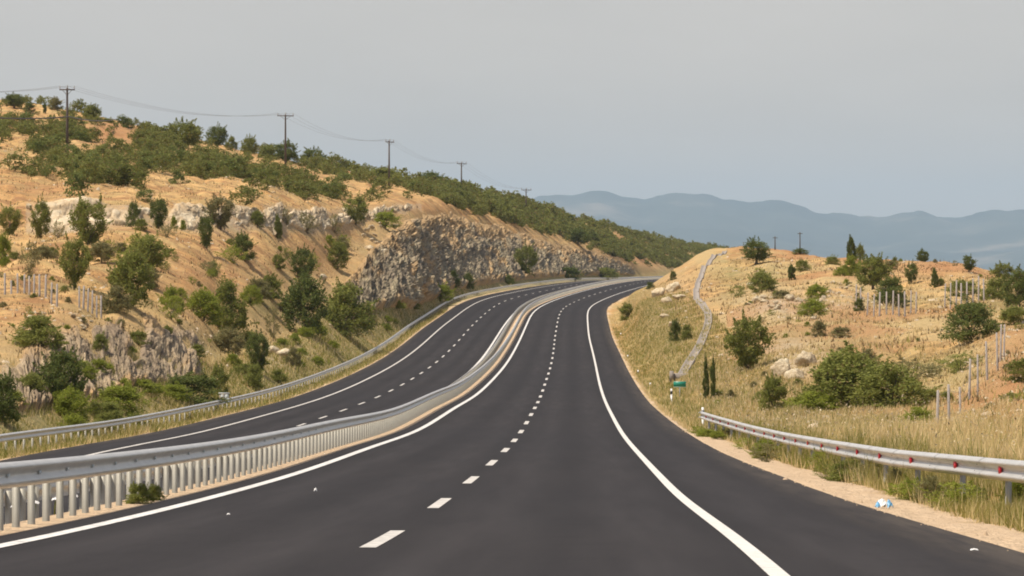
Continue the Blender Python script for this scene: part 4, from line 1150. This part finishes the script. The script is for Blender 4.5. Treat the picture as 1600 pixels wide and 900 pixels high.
tx = np.gradient(cx); ty = np.gradient(cy); ln = np.hypot(tx, ty)
for i in range(len(cx)):
    # the channel crosses the line of sight: its width lies across its own run, seen foreshortened
    nx = ty[i] / ln[i]; ny = -tx[i] / ln[i]
    wd = max(ch[i] * .5, .3)
    gx = np.array([cx[i] + o * wd * nx for o, _ in sec]); gy = np.array([cy[i] + o * wd * ny for o, _ in sec])
    gz = ground(gx, gy); gz = gz * .35 + gz.mean() * .65
    rows_.append(np.stack([gx, gy, gz + np.array([h for _, h in sec])], -1))
CV = np.array(rows_); r = empty('drainage_channel', CV[0].mean(0)); org = CV[0].mean(0)
obj('channel', mesh('channel', (CV - org).reshape(-1, 3), grid_quads(len(CV), len(sec)), m_conc), r)
mb = MB(); mb.box((.1, -.5, -.1), (1.9, .9, .55)); mb.box((-.75, -.95, .0), (.25, .6, .7)); mb.box((.95, -.95, .0), (.25, .6, .7)); mb.build('outlet', m_conc, r)
tag(r, 'grey concrete drainage channel winding up the right slope', 'drainage channel')

# ------------------------------------------------------------------ boulders
BP = []
for v in range(6):
    r6 = np.random.default_rng(70 + v)
    nt_, np_ = 22, 34
    th = np.linspace(0, math.pi, nt_); ph = np.linspace(0, 2 * math.pi, np_, endpoint=False)
    TH, PH = np.meshgrid(th, ph, indexing='ij')
    D3 = np.stack([np.sin(TH) * np.cos(PH), np.sin(TH) * np.sin(PH), np.cos(TH)], -1).reshape(-1, 3)
    pl_ = r6.normal(size=(16, 3)); pl_ /= np.linalg.norm(pl_, axis=1)[:, None]; dd = r6.uniform(.5, .95, 16)
    rad = np.min(np.where(D3 @ pl_.T > .05, dd[None, :] / np.maximum(D3 @ pl_.T, .05), 2.0), axis=1)
    f1, f2, c = worley(D3[:, 0] * 3.2 + D3[:, 2] * 1.3 + v, D3[:, 1] * 3.2 - D3[:, 2] * 1.7, 40 + v)
    rad = np.minimum(rad, 1.1) * (1 + .16 * (c - .5) - .13 * (1 - sstep(0, .18, f2 - f1)))
    V = D3 * rad[:, None] * .5
    Q = [[i * np_ + j, (i + 1) * np_ + j, (i + 1) * np_ + (j + 1) % np_, i * np_ + (j + 1) % np_] for i in range(nt_ - 1) for j in range(np_)]
    BP.append(mesh('boulder', V, Q, [m_boulder], False, np.stack([V[:, 0] * 2.5 + V[:, 1] * 2, V[:, 2] * 3 + V[:, 1]], -1)))
def boulder(u, v, wp, hp, label, group=None, dm=110.):
    p = ahead(u, v, dm); s = p[1] / F
    o = obj('boulder', BP[rnd.randrange(6)]); o.location = (p[0], p[1], p[2] + hp * s * .22)
    o.rotation_euler = (rnd.uniform(-.3, .3), rnd.uniform(-.3, .3), rnd.uniform(0, 6.28)); o.scale = (wp * s, wp * s, hp * s * 1.15)
    tag(o, label, 'boulder', group)
for (u, v, a, b_, lb) in ((1225,583,40,34,'large cream boulder left of the largest green bush'), (1262,566,36,36,'cream boulder touching the left side of the largest green bush'), (1243,590,40,22,'low cream boulder under the two cream ones'),
        (1030,463,28,20,'pale boulder nearest the far bend of the road'), (1052,452,32,20,'brownish boulder above the far bend boulders'), (1044,473,20,16,'middle pale boulder between road bend and drainage channel'),
        (1062,468,26,10,'flat pale boulder beside the drainage channel'), (1038,497,20,12,'long pale boulder below the bend boulders'), (1049,511,18,10,'lowest pale boulder left of the drainage channel'),
        (505,432,20,12,'pale stone at the left corner of the big rock cut'), (440,558,36,18,'pale boulder near the guardrail right of the almost black tree'), (424,552,22,14,'small pale boulder behind the almost black tree'),
        (45,326,14,12,'white block at the left end of the pale ledge'),(598,400,26,18,'cream block on the shoulder of the big rock cut'),(575,392,18,12,'small cream block beside the shoulder of the big rock cut')):
    boulder(u, v, a, b_, lb)
rb = random.Random(12)
for i in range(46):
    t = rb.random(); u = 1172 + t * 118 + rb.gauss(0, 6); v = 466 + t * 14 + rb.gauss(0, 9)
    s_ = rb.uniform(6, 17)
    sw_ = ('larger' if s_ > 11 else 'smaller') + ' cream stone in the ' + ('left' if u < 1230 else 'right') + ' part of the stone heap on the right slope'
    boulder(u, v, s_, s_ * rb.uniform(.45, .75), sw_, sw_.replace('stone in', 'stones in'))
for i in range(14):
    boulder(rb.uniform(1290, 1350), rb.uniform(430, 462), rb.uniform(5, 11), rb.uniform(3, 6), 'small pale stone on the right crest below the biggest tree', 'small stones below the biggest crest tree')
for i in range(26):
    boulder(rb.uniform(560, 620), rb.uniform(330, 400), rb.uniform(5, 12), rb.uniform(4, 8), 'small cream stone strewn at the head of the big rock cut', 'small stones at the head of the big rock cut', 250.)
for i in range(24):
    boulder(rb.uniform(20, 150), rb.uniform(480, 520), rb.uniform(6, 12), rb.uniform(4, 7), 'small brown stone strewn below the far left fence', 'small stones below the far left fence', 120.)

# ------------------------------------------------------------------ litter and small roadside things
p = ahead(1378, 792, 20.)
r = empty('crumpled_bag', p, .4)
def rag(seed, sx_, sy_, sz_):
    rg = np.random.default_rng(seed); n = 13
    A, B_ = np.meshgrid(np.linspace(-1, 1, n), np.linspace(-1, 1, n))
    q = np.clip(1 - (A ** 2 + B_ ** 2) * .55, 0, 1)
    Z_ = q * (.55 + .8 * rg.random((n, n))) * sz_
    return np.stack([A * sx_ + rg.normal(size=(n, n)) * sx_ * .07, B_ * sy_ + rg.normal(size=(n, n)) * sy_ * .07, Z_ + .01], -1).reshape(-1, 3), grid_quads(n, n)
V, Q = rag(1, .09, .085, .11); obj('bag_body', mesh('bag_body', V, Q, m_white), r)
V, Q = rag(2, .05, .05, .10); o = obj('printed_panel', mesh('printed_panel', V, Q, m_blue), r); o.location = (.09, -.05, .0)
V, Q = rag(3, .035, .035, .08); o = obj('printed_panel', mesh('printed_panel', V, Q, m_blue), r); o.location = (-.09, -.04, .0)
tag(r, 'crumpled white and blue plastic bag on the sandy road edge', 'litter')
for (u, v, w_, h, lb, nm) in ((1522,862,.036,.015,'flat white scrap on the asphalt at the lower right','paper_scrap'),(493,769,.025,.055,'white crumpled paper on the near lane beside the left line','paper_scrap'),(357,806,.02,.02,'tiny pale scrap on the asphalt near the median line','paper_scrap')):
    d = np.linspace(18, 80, 4000); x = (u - U0) / F * d; zz = rd('zr', d) + rd('cr', d) * (x - rd('xr', d)); i = int(np.argmax(-(v - HV) / F * d <= zz))
    V, Q = rag(9, w_, w_ * .8, h)
    o = obj(nm, mesh(nm, V, Q, m_white)); o.location = (x[i], d[i], zz[i] + .005); tag(o, lb, 'litter')

# ------------------------------------------------------------------ grass and weeds
rng = np.random.default_rng(99)
def blades(x, y, h, wd, lean=.35):
    n = len(x); z = ground(x, y) - .03
    a = rng.random(n) * 6.283; c, s = np.cos(a), np.sin(a)
    L_ = h * lean * rng.normal(size=n); a2 = rng.random(n) * 6.283
    V = np.stack([np.stack([x - c * wd, y - s * wd, z], -1), np.stack([x + c * wd, y + s * wd, z], -1),
                  np.stack([x + L_ * np.cos(a2), y + L_ * np.sin(a2), z + h], -1)], 1)
    return V.reshape(-1, 3)
def by_road(n, which, o0, o1, y0, y1, clump=.0, power=1.0):
    t = rng.random(n) ** power
    y = np.exp(math.log(y0) + t * (math.log(y1) - math.log(y0)))
    o = rng.uniform(o0, o1, n)
    if which == 'r': x = rd('xr', y) + o / np.interp(y, YT, NR)
    else: x = rd('xl', y) + o / np.interp(y, YT, NR)
    if clump:
        keep = fbm(x * 1.1, y * .9, 77, 3) > clump - .12 * rng.random(n)
        x, y = x[keep], y[keep]
    return x, y
def grass(name, label, parts, m):
    V = np.concatenate(parts); o = obj(name, mesh(name, V, np.arange(len(V)).reshape(-1, 3), m))
    return tag(o, label, 'grass', None, 'stuff')
dry, grn = [], []
def put(lst, xy, hmin, hmax, wd):
    x, y = xy; n = len(x)
    h = rng.uniform(hmin, hmax, n) * (.25 + 1.7 * fbm(x * .45, y * .45, 55, 3) ** 1.6) * rng.uniform(.6, 1.2, n); w_ = wd * rng.uniform(.6, 1.4, n) * np.clip(y / 90, .5, 2.2)
    lst.append(blades(x, y, h, w_))
# right verge: green weeds under the rail, then tall straw
put(grn, by_road(42000, 'r', 7.4, 9.6, 24, 120, .46), .15, .62, .018)
put(dry, by_road(16000, 'r', 7.3, 9.6, 24, 120, .46), .15, .55, .014)
put(dry, by_road(22000, 'r', 7.5, 9.6, 24, 120, .42), .1, .42, .014)
put(dry, by_road(120000, 'r', 8.6, 20, 26, 190, .38), .14, .5, .017)
put(grn, by_road(16000, 'r', 8.8, 24, 30, 190, .55), .25, .6, .02)
put(dry, by_road(46000, 'r', 6.5, 15, 112, 380), .15, .42, .016)
put(grn, by_road(60000, 'r', 6.7, 15, 105, 340, .43), .15, .4, .018)
put(dry, by_road(70000, 'r', 16, 52, 90, 300, .53), .15, .45, .02)
# left verge on both sides of the rail
put(grn, by_road(26000, 'l', -7.3, -6.2, 62, 420), .15, .45, .018)
put(dry, by_road(14000, 'l', -7.4, -6.1, 62, 420), .15, .45, .016)
put(grn, by_road(46000, 'l', -13, -7.6, 66, 480, .46), .2, .55, .02)
put(dry, by_road(50000, 'l', -14, -7.6, 66, 520, .42), .15, .55, .016)
# tufts over the slopes
put(dry, by_road(50000, 'l', -75, -12, 130, 420, .5), .15, .4, .022)
brn = []
put(brn, by_road(60000, 'l', -90, -10, 120, 470, .55), .12, .4, .03)
put(brn, by_road(50000, 'r', 12, 52, 90, 380, .55), .12, .4, .028)
grass('dead_weeds', 'brown dead weeds dotted over the dry slopes', brn, m_dead)
# pale seed heads standing over the straw
x, y = by_road(9000, 'r', 8.8, 26, 30, 220, .45)
h = rng.uniform(.2, .55, len(x)); z = ground(x, y) + h
a = rng.normal(size=(len(x), 4, 3)) * np.array([.022, .022, .03]) * np.clip(y / 80, .6, 1.6)[:, None, None]
o = obj('seed_heads', mesh('seed_heads', (np.stack([x, y, z], -1)[:, None, :] + a).reshape(-1, 3), np.arange(len(x) * 4).reshape(-1, 4), m_seed))
tag(o, 'pale seed heads over the straw coloured grass', 'grass', None, 'stuff')
grass('dry_grass', 'tall straw coloured grass along the verges and slopes', dry, m_straw)
grass('weeds', 'green weeds at the roadside and below the guardrails', grn, m_weed)

# leafy weed clumps at the feet of the near right rail, and loose stones on the sandy edge
rw = random.Random(31)
for i in range(36):
    y = math.exp(rw.uniform(math.log(27), math.log(112))); o_ = float(offr(y)) + rw.uniform(-.75, .5)
    x = float(rd('xr', y)) + o_; h = rw.uniform(.25, .55)
    wc = rw.choice(['bright', 'olive', 'bright', 'grey'])
    wl = {'bright': 'bright green', 'olive': 'olive green', 'grey': 'dull grey green'}[wc] + ' leafy weed clump under the ' + ('near end' if y < 45 else 'middle' if y < 75 else 'far end') + ' of the short right guardrail'
    plant('weed_clump', wl, 'weed', rw.choice(['low', 'sparse', 'sparse', 'bush']), wc, (x, y, float(ground(np.array([x]), np.array([y]))[0]) - .04), rw.uniform(.45, 1.1), h, wl.replace('clump', 'clumps'))
for (y, h, w_) in ((44.0, .34, .5), (45.5, .26, .4)):
    x = float(rd('xr', y)) - 4.62
    plant('weed_clump', 'small green weed growing between the posts of the median guardrail', 'weed', 'bush', 'olive', (x, y, float(ground(np.array([x]), np.array([y]))[0]) - .03), w_, h, 'weeds between the median posts')
n = 420
y = np.exp(rng.uniform(math.log(22), math.log(120), n)); o_ = EDGE_R + np.abs(rng.normal(size=n)) * .7 - .12
x = rd('xr', y) + o_; z = ground(x, y); z = np.where(o_ < EDGE_R, rd('zr', y) + rd('cr', y) * o_, z)
sz = np.exp(rng.normal(size=n) * .5) * .011
cube = np.array([[-1,-.8,0],[1,-.6,0],[.8,1,0],[-.9,.7,0],[-.5,-.4,1],[.6,-.3,.8],[.4,.5,1.1],[-.5,.4,.7]])
V = cube[None] * sz[:, None, None] * rng.uniform(.6, 1.4, (n, 1, 3)) + np.stack([x, y, z], -1)[:, None, :]
qq = np.array([[4,5,6,7],[0,1,5,4],[1,2,6,5],[2,3,7,6],[3,0,4,7]])
o = obj('gravel', mesh('gravel', V.reshape(-1, 3), (qq[None] + (np.arange(n) * 8)[:, None, None]).reshape(-1, 4), m_stone))
tag(o, 'loose small stones on the sandy edge of the road', 'gravel', None, 'stuff')
# white blobs of flowers on stems between the median posts
mbp = []
for k, y in enumerate((31.0, 32.6, 33.9, 35.4, 36.8, 38.2, 39.7, 41.2)):
    x = float(rd('xr', y)) - 5.15; z = float(ground(np.array([x]), np.array([y]), False)[0])
    r = empty('flower_stem', (x, y, z)); mb = MB(); mb.tube([[0, 0, -.05], [.01, 0, .1], [.02, 0, .2]], .012, 5); mb.build('stem', m_leaf['olive'], r)
    V, Q = rag(60 + k, .05, .05, .035); V = V + np.array([.02, 0, .19]); obj('bloom', mesh('bloom', V, Q, m_white), r)
    tag(r, 'white bloom on a short stem between the near posts of the median guardrail', 'flower', 'white blooms along the median guardrail')

# small shrubs dotted over both slopes
rs = random.Random(77)
COL = {'olive': 'olive green', 'grey': 'grey green', 'bright': 'bright green'}
SHP = {'bush': 'rounded', 'low': 'low spreading', 'sparse': 'thin twiggy'}
LM = [(60,450,'left fence posts'),(138,376,'broadest vase shaped tree'),(64,360,'tall narrow tree'),(229,420,'leaning tree'),(323,388,'very dark lone tree'),(338,510,'wide thicket'),
      (510,510,'large roadside thicket'),(422,462,'round bright topped shrub'),(150,560,'lower left rock cut'),(400,340,'pale ledge'),(560,400,'big rock cut'),(404,584,'almost black tree'),(208,490,'tall dark shrub by the fence')]
RM = [(1350,600,'largest green bush'),(1168,545,'upright loose shrub'),(1225,475,'pale stone heap'),(1390,478,'middle fence posts'),(1510,470,'upper fence posts'),(1520,500,'large dark olive shrub'),(1515,610,'slanting fence posts'),
      (1364,425,'biggest crest tree'),(1190,435,'loose dark shrub'),(1240,575,'large cream boulders'),(1210,620,'round shrub'),(1450,415,'red earth crest')]
def dotted(lms, u, v, kd, co, q, h, wf):
    lu, lv, nm = min(lms, key=lambda m: math.hypot(m[0] - u, m[1] - v))
    where = ('left of' if u < lu else 'right of') if abs(u - lu) > abs(v - lv) else ('above' if v < lv else 'below')
    lb = ('tiny ' if h < .6 else 'small ' if h < 1.1 else 'knee high ' if h < .5 else 'mid sized ') + SHP[kd] + ' ' + COL[co] + ' shrub ' + where + ' the ' + nm
    plant('small_shrub', lb, 'shrub', kd, co, (q[0], q[1], q[2] - .04), h * wf, h, lb.replace('shrub', 'shrubs', 1))
n_ = 0
while n_ < 100:
    u, v = rs.uniform(0, 560), rs.uniform(330, 560)
    if v < 345 + .06 * u or v > 640 - .25 * u: continue
    q = ahead(u, v, 100.)
    if float(q[0] - rd('xl', q[1])) > -9: continue
    h = rs.choice([.35, .5, .7, .9, 1.3, 1.8]) * rs.uniform(.8, 1.2)
    if h > .7 and u < 175 and 425 < v < 530: continue
    dotted(LM, u, v, rs.choice(['bush', 'low', 'sparse']), rs.choice(['olive', 'grey', 'bright']), q, h, rs.uniform(1.0, 1.7)); n_ += 1
n_ = 0
while n_ < 90:
    u, v = rs.uniform(1120, 1600), rs.uniform(405, 640)
    q = ahead(u, v, 90.)
    h = rs.choice([.3, .4, .5, .7, 1.1]) * rs.uniform(.8, 1.2)
    if 1320 < u < 1575 and 462 < v < 560 and h > .35: continue
    dotted(RM, u, v, rs.choice(['bush', 'low', 'sparse']), rs.choice(['olive', 'grey', 'bright']), q, h, rs.uniform(1.0, 2.0)); n_ += 1
cab = ahead(350, 628, 100.)
n_ = 0
while n_ < 44:
    y = math.exp(rs.uniform(math.log(95), math.log(430))); o_ = -rs.uniform(8.2, 12.5); x = float(rd('xl', y)) + o_
    if abs(y - cab[1]) < 9: continue
    h = rs.uniform(.5, 1.2); co = rs.choice(['bright', 'olive', 'bright']); kd = rs.choice(['bush', 'low', 'low'])
    lb = SHP[kd] + ' ' + COL[co] + ' shrub along the left guardrail ' + ('nearer than the grey cabinet' if y < cab[1] else 'between grey cabinet and rock cut' if y < 290 else 'below the big rock cut')
    plant('roadside_shrub', lb, 'shrub', kd, co, (x, y, float(ground(np.array([x]), np.array([y]))[0]) - .05), h * rs.uniform(1.2, 2.2), h, lb.replace('shrub', 'shrubs', 1)); n_ += 1

# loose pale stones strewn over both slopes
xa, ya = by_road(5200, 'r', 11, 55, 100, 400, .0); xb, yb = by_road(5200, 'l', -80, -11, 118, 420, .0)
x = np.concatenate([xa, xb]); y = np.concatenate([ya, yb])
kk = fbm(x * .14, y * .06, 141, 3) > .535
x, y = x[kk], y[kk]; n = len(x); z = ground(x, y)
sz = np.minimum(np.exp(rng.normal(size=n) * .55) * .10, .2)
V = cube[None] * sz[:, None, None] * rng.uniform(.5, 1.5, (n, 1, 3)) * np.array([1, 1, .7]) + rng.normal(size=(n, 8, 3)) * sz[:, None, None] * .2 + np.stack([x, y, z - .02], -1)[:, None, :]
o = obj('stones', mesh('stones', V.reshape(-1, 3), (qq[None] + (np.arange(n) * 8)[:, None, None]).reshape(-1, 4), m_palestone))
tag(o, 'loose pale stones strewn over the dry slopes', 'stones', None, 'stuff')
